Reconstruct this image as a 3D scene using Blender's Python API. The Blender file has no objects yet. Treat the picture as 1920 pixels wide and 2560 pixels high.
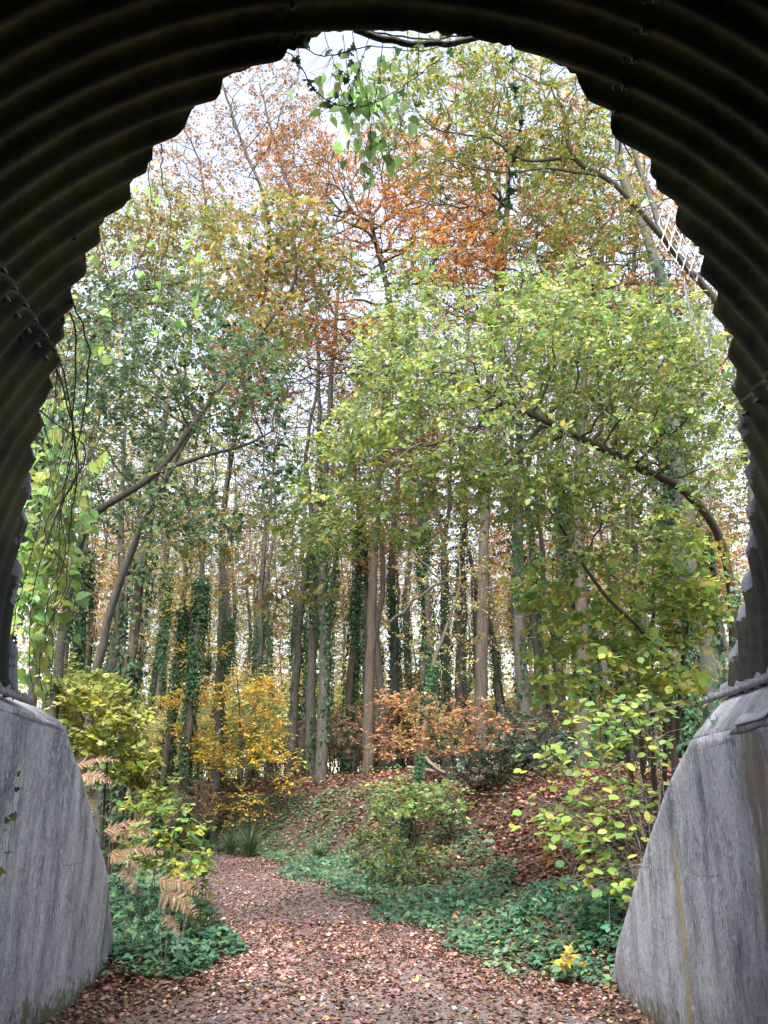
import bpy, math, random
import numpy as np
from mathutils import Vector, Matrix, noise as mnoise

# ------------------------------------------------------------------ camera, sky, sun, exposure
scn = bpy.context.scene
H, FPX = 1.6, 2200.0                       # eye height (m), focal length in photo pixels
PITCH, YAW = math.radians(19.5217), math.radians(1.4725)
cam_d = bpy.data.cameras.new('camera'); cam = bpy.data.objects.new('camera', cam_d)
scn.collection.objects.link(cam); scn.camera = cam
cam.location = (0, 0, H); cam.rotation_euler = (math.pi/2 + PITCH, 0, -YAW)
cam_d.sensor_fit = 'VERTICAL'; cam_d.sensor_height = 24.0; cam_d.sensor_width = 18.0
cam_d.lens = 24.0*FPX/2560.0; cam_d.clip_end = 600; cam_d.clip_start = .05

SUN_EL, SUN_AZ = 56.0, -168.0               # azimuth measured from +y towards +x
w = bpy.data.worlds.new('World'); scn.world = w; w.use_nodes = True
nt = w.node_tree; nt.nodes.clear()
sky = nt.nodes.new('ShaderNodeTexSky'); sky.sky_type = 'NISHITA'; sky.sun_disc = False
sky.sun_elevation = math.radians(SUN_EL); sky.sun_rotation = math.radians(SUN_AZ)
sky.air_density = 1.0; sky.dust_density = 2.0; sky.ozone_density = 1.5
hs = nt.nodes.new('ShaderNodeHueSaturation'); hs.inputs['Saturation'].default_value = .48   # thin overcast
bgn = nt.nodes.new('ShaderNodeBackground'); bgn.inputs['Strength'].default_value = .085
wo = nt.nodes.new('ShaderNodeOutputWorld')
nt.links.new(sky.outputs[0], hs.inputs['Color']); nt.links.new(hs.outputs[0], bgn.inputs[0]); nt.links.new(bgn.outputs[0], wo.inputs[0])
sl = bpy.data.lights.new('sun', 'SUN'); sl.energy = 1.5; sl.angle = math.radians(25); sl.color = (1, .985, .965)
so = bpy.data.objects.new('sun', sl); scn.collection.objects.link(so)
az, el = math.radians(SUN_AZ), math.radians(SUN_EL)
sdir = Vector((math.sin(az)*math.cos(el), math.cos(az)*math.cos(el), math.sin(el)))
so.rotation_euler = sdir.to_track_quat('Z', 'Y').to_euler(); so.location = sdir*60
vs = scn.view_settings; vs.view_transform = 'Standard'; vs.look = 'None'; vs.gamma = 1; vs.exposure = 2.8
vs.use_curve_mapping = False
cy = scn.cycles
cy.max_bounces = 7; cy.diffuse_bounces = 4; cy.glossy_bounces = 2; cy.transmission_bounces = 4; cy.transparent_max_bounces = 4
cy.use_denoising = True; cy.use_adaptive_sampling = False; cy.caustics_reflective = False; cy.caustics_refractive = False

# ------------------------------------------------------------------ helpers
RS = np.random.default_rng(11); random.seed(5)
COL = scn.collection
_th, _ya = PITCH, YAW
_f = np.array([math.sin(_ya)*math.cos(_th), math.cos(_ya)*math.cos(_th), math.sin(_th)])
_r = np.array([math.cos(_ya), -math.sin(_ya), 0.0]); _u = np.cross(_r, _f)
S = 1920/1659.0
def P(px, py, d):                           # direction of a photo pixel (1659-wide grid), at d metres along the tunnel axis
    v = _r*(px*S-960) + _u*(1280-py*S) + _f*FPX
    return np.array([0, 0, H]) + v*(d/v[1])
PXM = 1901.0                                # photo pixels per metre at 1 m
def nrm(v): return v/np.maximum(np.linalg.norm(v, axis=-1, keepdims=True), 1e-9)

def tag(o, label=None, cat=None, group=None, kind=None):
    if label: o['label'] = label
    if cat: o['category'] = cat
    if group: o['group'] = group
    if kind: o['kind'] = kind
    return o
def empty(name, loc, label, cat, group=None):
    o = bpy.data.objects.new(name, None); COL.objects.link(o); o.location = tuple(float(a) for a in loc)
    o.empty_display_size = .1
    return tag(o, label, cat, group)
def mesh_of(name, V, faces, mat, col=None, smooth=False):
    V = np.asarray(V, np.float32); me = bpy.data.meshes.new(name)
    me.vertices.add(len(V)); me.vertices.foreach_set('co', V.ravel())
    faces = [np.asarray(f, np.int32) for f in faces if len(f)]
    tot = sum(len(f) for f in faces); lt = sum(f.size for f in faces)
    me.loops.add(lt); me.polygons.add(tot)
    me.loops.foreach_set('vertex_index', np.concatenate([f.ravel() for f in faces]))
    cnt = np.concatenate([np.full(len(f), f.shape[1], np.int32) for f in faces])
    st = np.zeros(tot, np.int32); st[1:] = np.cumsum(cnt)[:-1]
    me.polygons.foreach_set('loop_start', st); me.polygons.foreach_set('loop_total', cnt)
    if smooth: me.polygons.foreach_set('use_smooth', np.ones(tot, bool))
    if col is not None:
        a = me.color_attributes.new('col', 'FLOAT_COLOR', 'POINT')
        c = np.ones((len(V), 4), np.float32); c[:, :3] = col; a.data.foreach_set('color', c.ravel())
    me.materials.append(mat); me.update(calc_edges=True); me.validate()
    return me
def mk(name, V, faces, mat, parent=None, col=None, smooth=False, kind=None):
    V = np.asarray(V, float)
    if parent is not None: V = V - np.array(parent.location)
    o = bpy.data.objects.new(name, mesh_of(name, V, faces, mat, col, smooth)); COL.objects.link(o)
    if parent is not None: o.parent = parent
    if kind: o['kind'] = kind
    return o
def merge(parts):                            # [(V, [faces], col or None)] -> one
    Vs, out, cs, off = [], {}, [], 0
    for V, fs, c in parts:
        if not len(V): continue
        Vs.append(V)
        for f in fs:
            if len(f): out.setdefault(np.asarray(f).shape[1], []).append(np.asarray(f)+off)
        cs.append(np.zeros((len(V), 3)) if c is None else np.broadcast_to(c, (len(V), 3))); off += len(V)
    return np.concatenate(Vs), [np.concatenate(v) for v in out.values()], np.concatenate(cs)

# ---- materials
def newmat(name):
    m = bpy.data.materials.new(name); m.use_nodes = True; n = m.node_tree.nodes; n.clear()
    return m, n, m.node_tree.links
def N(n, t, **kw):
    o = n.new(t)
    for k, v in kw.items():
        if k.startswith('i_'): o.inputs[k[2:].replace('_', ' ')].default_value = v
        else: setattr(o, k, v)
    return o
def ramp(n, stops):
    o = n.new('ShaderNodeValToRGB'); e = o.color_ramp.elements
    while len(e) < len(stops): e.new(.5)
    for k, (p, c) in enumerate(stops):
        e[k].position = p; e[k].color = (*c, 1) if hasattr(c, '__len__') else (c, c, c, 1)
    return o
def mixc(n, l, fac, a, b, mode='MIX'):
    o = n.new('ShaderNodeMix'); o.data_type = 'RGBA'; o.blend_type = mode
    for s, v in ((o.inputs[0], fac), (o.inputs[6], a), (o.inputs[7], b)):
        if hasattr(v, 'is_output'): l.new(v, s)
        elif hasattr(v, '__len__'): s.default_value = (*v, 1)
        else: s.default_value = v
    return o.outputs[2]
def math_(n, l, op, a, b=0.0):
    o = n.new('ShaderNodeMath'); o.operation = op
    for s, v in ((o.inputs[0], a), (o.inputs[1], b)):
        if hasattr(v, 'is_output'): l.new(v, s)
        else: s.default_value = v
    return o.outputs[0]
def noise_(n, l, scale, detail=4, rough=.6, vec=None, mapscale=None):
    t = N(n, 'ShaderNodeTexNoise'); t.inputs['Scale'].default_value = scale; t.inputs['Detail'].default_value = detail; t.inputs['Roughness'].default_value = rough
    if vec is not None:
        if mapscale is not None:
            mp = n.new('ShaderNodeMapping'); mp.inputs['Scale'].default_value = mapscale; l.new(vec, mp.inputs[0]); vec = mp.outputs[0]
        l.new(vec, t.inputs['Vector'])
    return t.outputs['Fac']
def leaf_mat(name, trans=.45, rough=.45, spec=.35):
    m, n, l = newmat(name)
    a = N(n, 'ShaderNodeAttribute', attribute_name='col')
    p = N(n, 'ShaderNodeBsdfPrincipled'); p.inputs['Roughness'].default_value = rough; p.inputs['Specular IOR Level'].default_value = spec
    t = n.new('ShaderNodeBsdfTranslucent'); mx = n.new('ShaderNodeMixShader'); mx.inputs[0].default_value = trans
    out = n.new('ShaderNodeOutputMaterial')
    geo = n.new('ShaderNodeNewGeometry')
    f = noise_(n, l, 60, 2, .5, geo.outputs['Position'])
    c = mixc(n, l, f, a.outputs[0], a.outputs[0])
    br = n.new('ShaderNodeHueSaturation'); l.new(a.outputs[0], br.inputs['Color'])
    l.new(math_(n, l, 'MULTIPLY_ADD', f, .7) if False else math_(n, l, 'ADD', f, .5), br.inputs['Value'])
    l.new(br.outputs[0], p.inputs['Base Color'])
    g = n.new('ShaderNodeGamma'); g.inputs[1].default_value = .85; l.new(br.outputs[0], g.inputs[0]); l.new(g.outputs[0], t.inputs[0])
    l.new(p.outputs[0], mx.inputs[1]); l.new(t.outputs[0], mx.inputs[2]); l.new(mx.outputs[0], out.inputs[0])
    return m
def bark_mat(name, dark, light, green, gfac=.5, zs=.25, sc=14):
    m, n, l = newmat(name)
    geo = n.new('ShaderNodeNewGeometry')
    f1 = noise_(n, l, sc, 6, .65, geo.outputs['Position'], (1, 1, zs)); f2 = noise_(n, l, 1.3, 4, .6, geo.outputs['Position'], (1, 1, .6))
    r1 = ramp(n, [(.3, dark), (.7, light)]); l.new(f1, r1.inputs[0])
    r2 = ramp(n, [(.45, 0.0), (.7, gfac)]); l.new(f2, r2.inputs[0])
    c = mixc(n, l, r2.outputs[0], r1.outputs[0], green)
    p = N(n, 'ShaderNodeBsdfPrincipled'); p.inputs['Roughness'].default_value = .85; l.new(c, p.inputs['Base Color'])
    b = n.new('ShaderNodeBump'); b.inputs['Strength'].default_value = .8; b.inputs['Distance'].default_value = .02; l.new(f1, b.inputs['Height']); l.new(b.outputs[0], p.inputs['Normal'])
    out = n.new('ShaderNodeOutputMaterial'); l.new(p.outputs[0], out.inputs[0])
    return m
def plain_mat(name, c1, c2, sc=20, rough=.7, metal=0.0):
    m, n, l = newmat(name)
    geo = n.new('ShaderNodeNewGeometry')
    f = noise_(n, l, sc, 4, .6, geo.outputs['Position']); r = ramp(n, [(.3, c1), (.7, c2)]); l.new(f, r.inputs[0])
    p = N(n, 'ShaderNodeBsdfPrincipled'); p.inputs['Roughness'].default_value = rough; p.inputs['Metallic'].default_value = metal
    l.new(r.outputs[0], p.inputs['Base Color'])
    b = n.new('ShaderNodeBump'); b.inputs['Strength'].default_value = .3; b.inputs['Distance'].default_value = .01; l.new(f, b.inputs['Height']); l.new(b.outputs[0], p.inputs['Normal'])
    out = n.new('ShaderNodeOutputMaterial'); l.new(p.outputs[0], out.inputs[0])
    return m
M_LEAF = leaf_mat('living_leaf'); M_DEAD = leaf_mat('dead_leaf', .2, .6, .25); M_EVER = leaf_mat('evergreen_leaf', .2, .33, .5)
M_THIN = leaf_mat('thin_backlit_leaf', .8, .5, .3)
M_IVY = leaf_mat('ivy_leaf', .15, .65, .15)
M_LITTER = leaf_mat('litter_leaf', .05, .42, .5)
M_BARKG = bark_mat('grey_bark', (.032, .027, .023), (.115, .1, .086), (.06, .07, .03))
M_BARKB = bark_mat('brown_bark', (.03, .021, .015), (.105, .078, .056), (.055, .06, .028), .4, .12, 20)
M_TWIG = bark_mat('twig_bark', (.07, .062, .055), (.24, .215, .19), (.12, .13, .08), .4, 1, 25)
M_PALETWIG = bark_mat('pale_twig_bark', (.11, .1, .09), (.32, .3, .27), (.16, .17, .1), .4, 1, 25)
M_DARKTWIG = bark_mat('dark_twig_bark', (.025, .02, .017), (.08, .065, .05), (.05, .05, .03), .3, 1, 25)
M_STICK = bark_mat('dead_stick', (.08, .06, .045), (.27, .22, .175), (.2, .2, .12), .3, 1, 20)

# ---- tubes
def tube(pts, rad, sides):
    pts = np.asarray(pts, float); rad = np.asarray(rad, float); n = len(pts)
    t = np.empty_like(pts); t[1:-1] = pts[2:]-pts[:-2]; t[0] = pts[1]-pts[0]; t[-1] = pts[-1]-pts[-2]; t = nrm(t)
    ov = np.abs(pts[-1]-pts[0]); ref = np.zeros(3); ref[int(np.argmin(ov))] = 1
    s = nrm(np.cross(t, ref)); b = np.cross(t, s)
    a = np.arange(sides)*(2*math.pi/sides)
    V = pts[:, None] + rad[:, None, None]*(np.cos(a)[None, :, None]*s[:, None] + np.sin(a)[None, :, None]*b[:, None])
    i = np.arange(n-1)[:, None]*sides; k = np.arange(sides)[None]; k2 = (k+1) % sides
    Fq = np.stack([i+k, i+k2, i+sides+k2, i+sides+k], -1).reshape(-1, 4)
    return V.reshape(-1, 3), Fq
def tubes(chains, smin=3):
    Vs, Fs, off = [], [], 0
    for p, r in chains:
        rm = max(r); sd = 3 if rm < .007 else 4 if rm < .018 else 6 if rm < .05 else 11
        V, Fq = tube(p, r, max(sd, smin)); Vs.append(V); Fs.append(Fq+off); off += len(V)
    if not Vs: return np.zeros((0, 3)), np.zeros((0, 4), int)
    return np.concatenate(Vs), np.concatenate(Fs)
def catmull(pts, step):
    pts = np.asarray(pts, float); out = []
    q = np.vstack([2*pts[0]-pts[1], pts, 2*pts[-1]-pts[-2]])
    for i in range(1, len(q)-2):
        L = np.linalg.norm(q[i+1]-q[i]); k = max(1, int(round(L/step)))
        for t in np.arange(k)/k:
            out.append(.5*((2*q[i]) + (q[i+1]-q[i-1])*t + (2*q[i-1]-5*q[i]+4*q[i+1]-q[i+2])*t*t + (3*q[i]-q[i-1]-3*q[i+1]+q[i+2])*t**3))
    out.append(pts[-1]); return np.array(out)

# ---- leaves
SH = {
 'dia': ([(0, 0, 0), (.5, .36, .07), (1, 0, -.05), (.5, -.36, .07)], [(0, 1, 2), (0, 2, 3)]),
 'oval': ([(0, 0, 0), (.25, .3, .05), (.62, .3, .06), (1, 0, -.08), (.62, -.3, .06), (.25, -.3, .05)],
          [(0, 1, 2), (0, 2, 3), (0, 3, 4), (0, 4, 5)]),
 'round': ([(0, 0, 0), (.08, .28, .03), (.38, .47, .04), (.72, .42, .03), (.9, .2, .0), (1.06, 0, -.08), (.9, -.2, 0), (.72, -.42, .03), (.38, -.47, .04), (.08, -.28, .03), (.5, 0, -.02)],
           [(i, i+1, 10) for i in range(9)] + [(9, 0, 10)]),
 'oak': ([(0, 0, 0), (.2, .13, .02), (.3, .1, .0), (.42, .27, .04), (.52, .15, 0), (.68, .33, .04), (.78, .2, 0), (1, .1, -.05), (1, -.1, -.05), (.78, -.2, 0), (.68, -.33, .04), (.52, -.15, 0), (.42, -.27, .04), (.3, -.1, 0), (.2, -.13, .02), (.55, 0, -.02)],
         [(i, i+1, 15) for i in range(14)] + [(14, 0, 15)]),
 'maple': ([(0, 0, 0), (.05, .25, .02), (.2, .5, -.02), (.42, .28, .02), (.62, .45, -.02), (.72, .17, .0), (1, 0, -.06), (.72, -.17, 0), (.62, -.45, -.02), (.42, -.28, .02), (.2, -.5, -.02), (.05, -.25, .02), (.4, 0, .02)],
           [(i, i+1, 12) for i in range(11)] + [(11, 0, 12)]),
 'ivy': ([(0, 0, 0), (-.08, .3, 0), (.18, .5, -.03), (.35, .22, .02), (.6, .4, -.03), (.66, .15, .0), (1, 0, -.06), (.66, -.15, 0), (.6, -.4, -.03), (.35, -.22, .02), (.18, -.5, -.03), (-.08, -.3, 0), (.35, 0, .03)],
         [(i, i+1, 12) for i in range(11)] + [(11, 0, 12)]),
 'heart': ([(0, 0, 0), (-.06, .22, .03), (.14, .4, .04), (.45, .36, .04), (.75, .17, 0), (1.02, 0, -.12), (.75, -.17, 0), (.45, -.36, .04), (.14, -.4, .04), (-.06, -.22, .03), (.4, 0, -.03)],
           [(i, i+1, 10) for i in range(9)] + [(9, 0, 10)]),
}
def leaves(pos, d, nn, L, shape, col, wid=1.0):
    uvw, tri = SH[shape]; uvw = np.array(uvw); tri = np.array(tri)
    d = nrm(d); s = nrm(np.cross(nn, d)); nn = np.cross(d, s); L = np.broadcast_to(L, (len(pos),))
    V = pos[:, None] + L[:, None, None]*(uvw[None, :, 0:1]*d[:, None] + wid*uvw[None, :, 1:2]*s[:, None] + uvw[None, :, 2:3]*nn[:, None])
    Fc = tri[None] + (np.arange(len(pos))*len(uvw))[:, None, None]
    return V.reshape(-1, 3), [Fc.reshape(-1, 3)], np.repeat(col, len(uvw), 0)
def pal(rs, colors, n, weights=None, jit=.2):
    c = np.array(colors, float); wt = None if weights is None else np.array(weights, float)/sum(weights)
    k = rs.choice(len(c), n, p=wt)
    out = c[k]*np.exp(rs.normal(0, jit, (n, 1)))*np.exp(rs.normal(0, jit*.35, (n, 3)))
    return np.clip(out, .004, .85)
def sprays(rs, pos, d, per, nl, slen, leaf, shape, colors, weights=None, flat=1.2, droop=.1, spread=.8, wid=1.0, jit=.2, twigr=.004):
    """short leafy twigs: per twigs at each position, nl leaves on each; returns leaf part and twig part"""
    p = np.repeat(pos, per, 0); dd = np.repeat(d, per, 0); n = len(p)
    r = rs.normal(0, 1, (n, 3)); r[:, 2] *= .45
    ax = nrm(nrm(dd)*(1-spread*.5) + spread*nrm(r) + np.array([0, 0, -droop]))
    up = nrm(np.array([0, 0, flat]) + rs.normal(0, .55, (n, 3)))
    sl = slen*rs.uniform(.55, 1.25, n)
    side = nrm(np.cross(up, ax))
    t = (np.arange(nl)+.6)/nl
    T = t[None, :]*sl[:, None]
    lp = p[:, None] + ax[:, None]*T[..., None] + np.array([0, 0, -1.])*(droop*T**2/np.maximum(slen, .01))[..., None]
    sg = np.where(np.arange(nl) % 2 == 0, 1., -1.)[None, :, None]
    ld = ax[:, None]*.7 + side[:, None]*sg + rs.normal(0, .28, (n, nl, 3)) + np.array([0, 0, -droop*.8])
    ln = up[:, None] + rs.normal(0, .33, (n, nl, 3))
    m = n*nl
    c = pal(rs, colors, n, weights, jit).repeat(nl, 0)*np.exp(rs.normal(0, jit*.8, (m, 1)))
    alt = pal(rs, colors, m, weights, jit); mk_ = rs.random(m) < .4; c[mk_] = alt[mk_]
    LV = leaves(lp.reshape(-1, 3), ld.reshape(-1, 3), ln.reshape(-1, 3), leaf*np.clip(np.exp(rs.normal(-.08, .3, m)), .4, 1.6), shape, c, wid)
    # twigs: 3-sided spikes
    a = np.arange(3)*2.094
    ring = twigr*(np.cos(a)[None, :, None]*side[:, None] + np.sin(a)[None, :, None]*up[:, None])
    e = lp[:, -1]
    TV = np.concatenate([p[:, None]+ring, e[:, None]+ring*.5], 1)
    f = np.array([(0, 1, 4, 3), (1, 2, 5, 4), (2, 0, 3, 5)])
    TF = f[None] + (np.arange(n)*6)[:, None, None]
    return LV, (TV.reshape(-1, 3), [TF.reshape(-1, 4)], None)

# ---- tree skeletons grown towards points of the crown
def colonize(rs, N0, par0, free0, A, step, di, dk, iters=160, trop=.0, wob=.25):
    Np = [*N0]; par = [*par0]; kids = [0]*len(Np)
    near = np.full(len(A), -1); nd = np.full(len(A), 1e9); alive = np.ones(len(A), bool)
    def upd(idx):
        Q = np.array([Np[i] for i in idx]); D = np.linalg.norm(A[:, None]-Q[None], axis=2); k = D.argmin(1); v = D[np.arange(len(A)), k]
        b = v < nd; nd[b] = v[b]; near[b] = np.array(idx)[k[b]]
    upd([i for i in range(len(Np)) if free0[i]])
    for it in range(iters):
        alive &= nd > dk
        if not alive.any(): break
        act = alive & (nd < di)
        if not act.any(): act = alive & (nd <= nd[alive].min()*1.1)
        k = near[act]; v = nrm(A[act]-np.array([Np[i] for i in k]))
        u, inv = np.unique(k, return_inverse=True); Sx = np.zeros((len(u), 3)); np.add.at(Sx, inv, v)
        Sx = nrm(nrm(Sx) + rs.normal(0, wob, Sx.shape) + np.array([0, 0, trop])); new = []
        for j, ui in enumerate(u):
            if kids[ui] >= 3: alive[alive & (near == ui)] = False; continue
            Np.append(Np[ui]+step*Sx[j]); par.append(int(ui)); kids.append(0); kids[ui] += 1; new.append(len(Np)-1)
        if new: upd(new)
    return np.array(Np), np.array(par)
DENS = 1.8
def blobs_to_points(rs, blobs, dens):
    out = []
    for b in blobs:
        px, py, d, rx, ry, rd = b[:6]; k = b[6] if len(b) > 6 else 1.0
        c = P(px, py, d); ax = rx*d/PXM; az_ = ry*d/PXM*1.0
        n = max(6, int(DENS*dens*k*(ax*az_*rd)**.75*4))
        v = nrm(rs.normal(0, 1, (n, 3)))*(rs.random((n, 1))**.38)
        # the ellipsoid stands upright: across x, along the view depth y, up z
        out.append(c + v*np.array([ax, rd, az_]))
    return np.concatenate(out)
def tree_skeleton(rs, stems, A, step, di=None, dk=None, rtip=.004, expo=.44, trop=.02, wob=.25, lowfree=.35):
    N0, par0, fr, rm = [], [], [], []
    for pts, r0, r1 in stems:
        q = catmull(pts, step); m = len(q); b = len(N0)
        q[1:-1] += rs.normal(0, step*.035, (m-2, 3)) if m > 2 else 0
        for i in range(m):
            N0.append(q[i]); par0.append(b+i-1 if i else -1); fr.append(i/m > lowfree); rm.append(r0+(r1-r0)*(i/(m-1)))
    Np, par = colonize(rs, N0, par0, fr, A, step, di or step*6, dk or step*1.05, trop=trop, wob=wob)
    n = len(Np); wgt = np.zeros(n); ch = [[] for _ in range(n)]
    for i in range(n-1, -1, -1):
        if not ch[i]: wgt[i] = 1
        if par[i] >= 0: wgt[par[i]] += wgt[i]; ch[par[i]].append(i)
    rad = rtip*wgt**expo; rm = np.array(rm); rad[:len(rm)] = np.maximum(rad[:len(rm)]*.6, rm)
    for i in range(len(rm), n): rad[i] = min(rad[i], rad[par[i]]*.85)
    chains, main = [], []
    stack = [i for i in range(n) if par[i] < 0]
    for s0 in stack: main.append(s0)
    todo = [(s0, -1) for s0 in stack]
    while todo:
        i, pr = todo.pop(); ids = [i]
        while ch[ids[-1]]:
            k = ch[ids[-1]]; t = [c for c in k if c < len(rm)]
            nx = t[0] if t else max(k, key=lambda c: wgt[c])
            for c in k:
                if c != nx: todo.append((c, ids[-1]))
            ids.append(nx)
        pts = Np[ids]; rr = rad[ids]
        if pr >= 0: pts = np.vstack([Np[pr], pts]); rr = np.concatenate([[min(rr[0]*1.15, rad[pr])], rr])
        if len(pts) > 1: chains.append((pts, rr))
    dirs = np.zeros((n, 3)); mpar = par >= 0; dirs[mpar] = Np[mpar]-Np[par[mpar]]
    return Np, nrm(dirs), wgt, rad, chains
def root_flare(stem, r0):                    # widen the foot of a trunk
    return stem

# ------------------------------------------------------------------ terrain
XR = np.array([(-30, 3.2), (8.5, 2.6), (9.6, 1.9), (10.8, 1.45), (13, 1.14), (14.5, .65), (17.7, -.14), (23, -1.53), (27, -3.1), (32, -6.5), (38, -12), (46, -21), (60, -36)])
XL = np.array([(-30, -3.2), (8.5, -2.7), (10, -1.75), (12, -1.75), (14.3, -2.2), (20, -3.9), (26.6, -6.4), (32, -10), (38, -16), (46, -25), (60, -40)])
def sm(t): t = np.clip(t, 0, 1); return t*t*(3-2*t)
def hill_noise(x, y):
    return (.12*np.sin(x*.9+1.3)*np.cos(y*.7+.4) + .07*np.sin(x*2.1+y*1.3) + .05*np.cos(x*3.3-y*2.2+1) + .02*np.sin(x*6.1+y*5.2))
def T(x, y):
    x = np.asarray(x, float); y = np.asarray(y, float)
    xr = np.interp(y, XR[:, 0], XR[:, 1]); xl = np.interp(y, XL[:, 0], XL[:, 1])
    base = np.where(y < 36, .04*np.maximum(0, y-8), .04*28 + .015*(np.minimum(y, 200)-36))
    cosr = np.interp(y, [9, 20, 30, 40], [.97, .93, .8, .6])
    sr = (x-xr)*cosr; s_l = (xl-x)*cosr
    wr = np.interp(y, [10, 20, 28], [7.5, 5.5, 3.6])
    z = base + 2.15*sm(sr/wr) + .02*np.maximum(0, sr-wr) + 1.1*sm(s_l/5)
    off = sm(np.maximum(sr, s_l)/1.2)
    z = z + hill_noise(x, y)*(.12+.88*off)*np.interp(y, [8, 10], [.1, 1])
    emb = np.minimum(10.0-y, 6.9)                       # the embankment's mitred slope on both sides of the mouth
    z = np.where((np.abs(x) > 3.0), np.maximum(z, emb - .15), z)
    return z
def ground_at(px, py, dmax=90.):
    v = P(px, py, 1.0)-np.array([0, 0, H]); d = np.arange(8.0, dmax, .1)
    p = np.array([0, 0, H]) + v[None]*d[:, None]; k = np.argmax(p[:, 2] < T(p[:, 0], p[:, 1]))
    q = p[k] if k else p[-1]; q[2] = T(q[0], q[1]); return q

def grid_sheet(xs, ys, zf, keep=None):
    X, Y = np.meshgrid(xs, ys); Z = zf(X, Y); V = np.stack([X, Y, Z], -1).reshape(-1, 3)
    nx, ny = len(xs), len(ys); i = (np.arange(ny-1)[:, None]*nx + np.arange(nx-1)[None]).ravel()
    Fq = np.stack([i, i+1, i+nx+1, i+nx], -1)
    if keep is not None: Fq = Fq[keep(V[Fq].mean(1))]
    return V, Fq
def soil_mat(name, cols, sc=9):
    m, n, l = newmat(name)
    geo = n.new('ShaderNodeNewGeometry'); pos = geo.outputs['Position']
    f1 = noise_(n, l, sc*4, 6, .7, pos); f2 = noise_(n, l, .9, 4, .6, pos); f3 = noise_(n, l, sc*.6, 5, .65, pos)
    r = ramp(n, [(.32, cols[0]), (.5, cols[1]), (.68, cols[2])]); l.new(f1, r.inputs[0])
    r2 = ramp(n, [(.4, cols[3]), (.62, cols[1])]); l.new(f2, r2.inputs[0])
    c = mixc(n, l, f3, r.outputs[0], r2.outputs[0])
    p = N(n, 'ShaderNodeBsdfPrincipled'); p.inputs['Roughness'].default_value = .8; l.new(c, p.inputs['Base Color'])
    b = n.new('ShaderNodeBump'); b.inputs['Strength'].default_value = 1; b.inputs['Distance'].default_value = .03; l.new(f1, b.inputs['Height']); l.new(b.outputs[0], p.inputs['Normal'])
    out = n.new('ShaderNodeOutputMaterial'); l.new(p.outputs[0], out.inputs[0]); return m
M_GROUND = soil_mat('woodland_floor', [(.03, .015, .011), (.085, .042, .028), (.14, .075, .05), (.045, .03, .02)])
M_PATH = soil_mat('path_soil', [(.08, .058, .052), (.15, .112, .104), (.28, .23, .225), (.21, .165, .16)], 7)
xs = np.unique(np.concatenate([np.linspace(-180, -40, 15), np.linspace(-40, -12, 29), np.arange(-12, -3.02, .25), [-3.02, -2.98], np.arange(-2.8, 2.81, .2), [2.98, 3.02], np.arange(3.2, 14, .25), np.linspace(14, 40, 27), np.linspace(40, 180, 15)]))
ys = np.unique(np.concatenate([np.linspace(-60, 2, 25), np.arange(2, 40, .25), np.linspace(40, 80, 30), np.linspace(80, 260, 19)]))
V, Fq = grid_sheet(xs, ys, T)
ground = tag(mk('ground', V, [Fq], M_GROUND, smooth=True), 'leaf strewn woodland floor rising into banks beside the path', kind='structure')
# path: a sheet that follows the bend, 6 mm above the ground
py_ = np.concatenate([np.linspace(-30, 6, 14), np.arange(6.3, 45, .3)]); pu = np.linspace(0, 1, 15)
xr = np.interp(py_, XR[:, 0], XR[:, 1]); xl = np.interp(py_, XL[:, 0], XL[:, 1])
wob = np.array([.18*mnoise.noise(Vector((0, y*.8, 3))) for y in py_])
PX = xl[:, None]-.1+wob[:, None] + (xr-xl+.2)[:, None]*pu[None]; PY = np.repeat(py_[:, None], 15, 1)
PZ = T(PX, PY) + .012 - .05*(np.abs(pu-.5)[None]*2)**6
V = np.stack([PX, PY, PZ], -1).reshape(-1, 3); i = (np.arange(len(py_)-1)[:, None]*15+np.arange(14)[None]).ravel()
path = tag(mk('path', V, [np.stack([i, i+1, i+16, i+15], -1)], M_PATH, smooth=True), 'earth path thick with fallen brown leaves', kind='structure')

# ------------------------------------------------------------------ corrugated steel arch
ACX, ACZ, AR, PITCH_C, DEPTH_C = .045, 3.10, 2.8, .187, .038
MOUTH = np.array([(-102, 7.05), (-83.5, 6.77), (-75, 6.55), (-66, 6.15), (-60.8, 5.86), (-55, 5.63), (-46, 5.07), (-39.9, 4.78), (-33.7, 4.57), (-27.7, 4.33), (-18.8, 4.1), (-10, 3.93), (0, 3.83), (8, 3.79), (15, 3.83), (22.6, 3.93), (29, 4.08), (37.8, 4.29), (47.8, 4.6), (53, 4.84), (58, 5.02), (63.5, 5.33), (68.7, 5.53), (73.8, 5.72), (81.7, 6.05), (86.4, 6.24), (93.6, 6.54), (102, 6.8)])
def mouth(phi): return np.interp(phi, MOUTH[:, 0], MOUTH[:, 1]) + np.interp(phi, [-100, -75, -60, -38, -22, -8, 8, 14, 20, 27, 36, 46, 58, 70, 100], [0, .06, .11, .12, .06, 0, 0, -.02, -.05, -.03, .03, .08, .05, 0, 0])
def arch_pt(phi, y, dr=0.0):
    a = np.radians(phi); r = AR + DEPTH_C*np.cos(2*math.pi*(y-3.70)/PITCH_C) + dr
    return np.stack([ACX+np.sin(a)*r, np.broadcast_to(y, np.shape(a*r)), ACZ+np.cos(a)*r], -1)
m, n, l = newmat('tarred_corrugated_steel')
geo = n.new('ShaderNodeNewGeometry'); pos = geo.outputs['Position']
at = N(n, 'ShaderNodeAttribute', attribute_name='col'); sx = n.new('ShaderNodeSeparateColor'); l.new(at.outputs[0], sx.inputs[0])
f1 = noise_(n, l, 2.2, 5, .65, pos); f2 = noise_(n, l, 16, 5, .7, pos); f3 = noise_(n, l, 11, 6, .75, pos)
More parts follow.
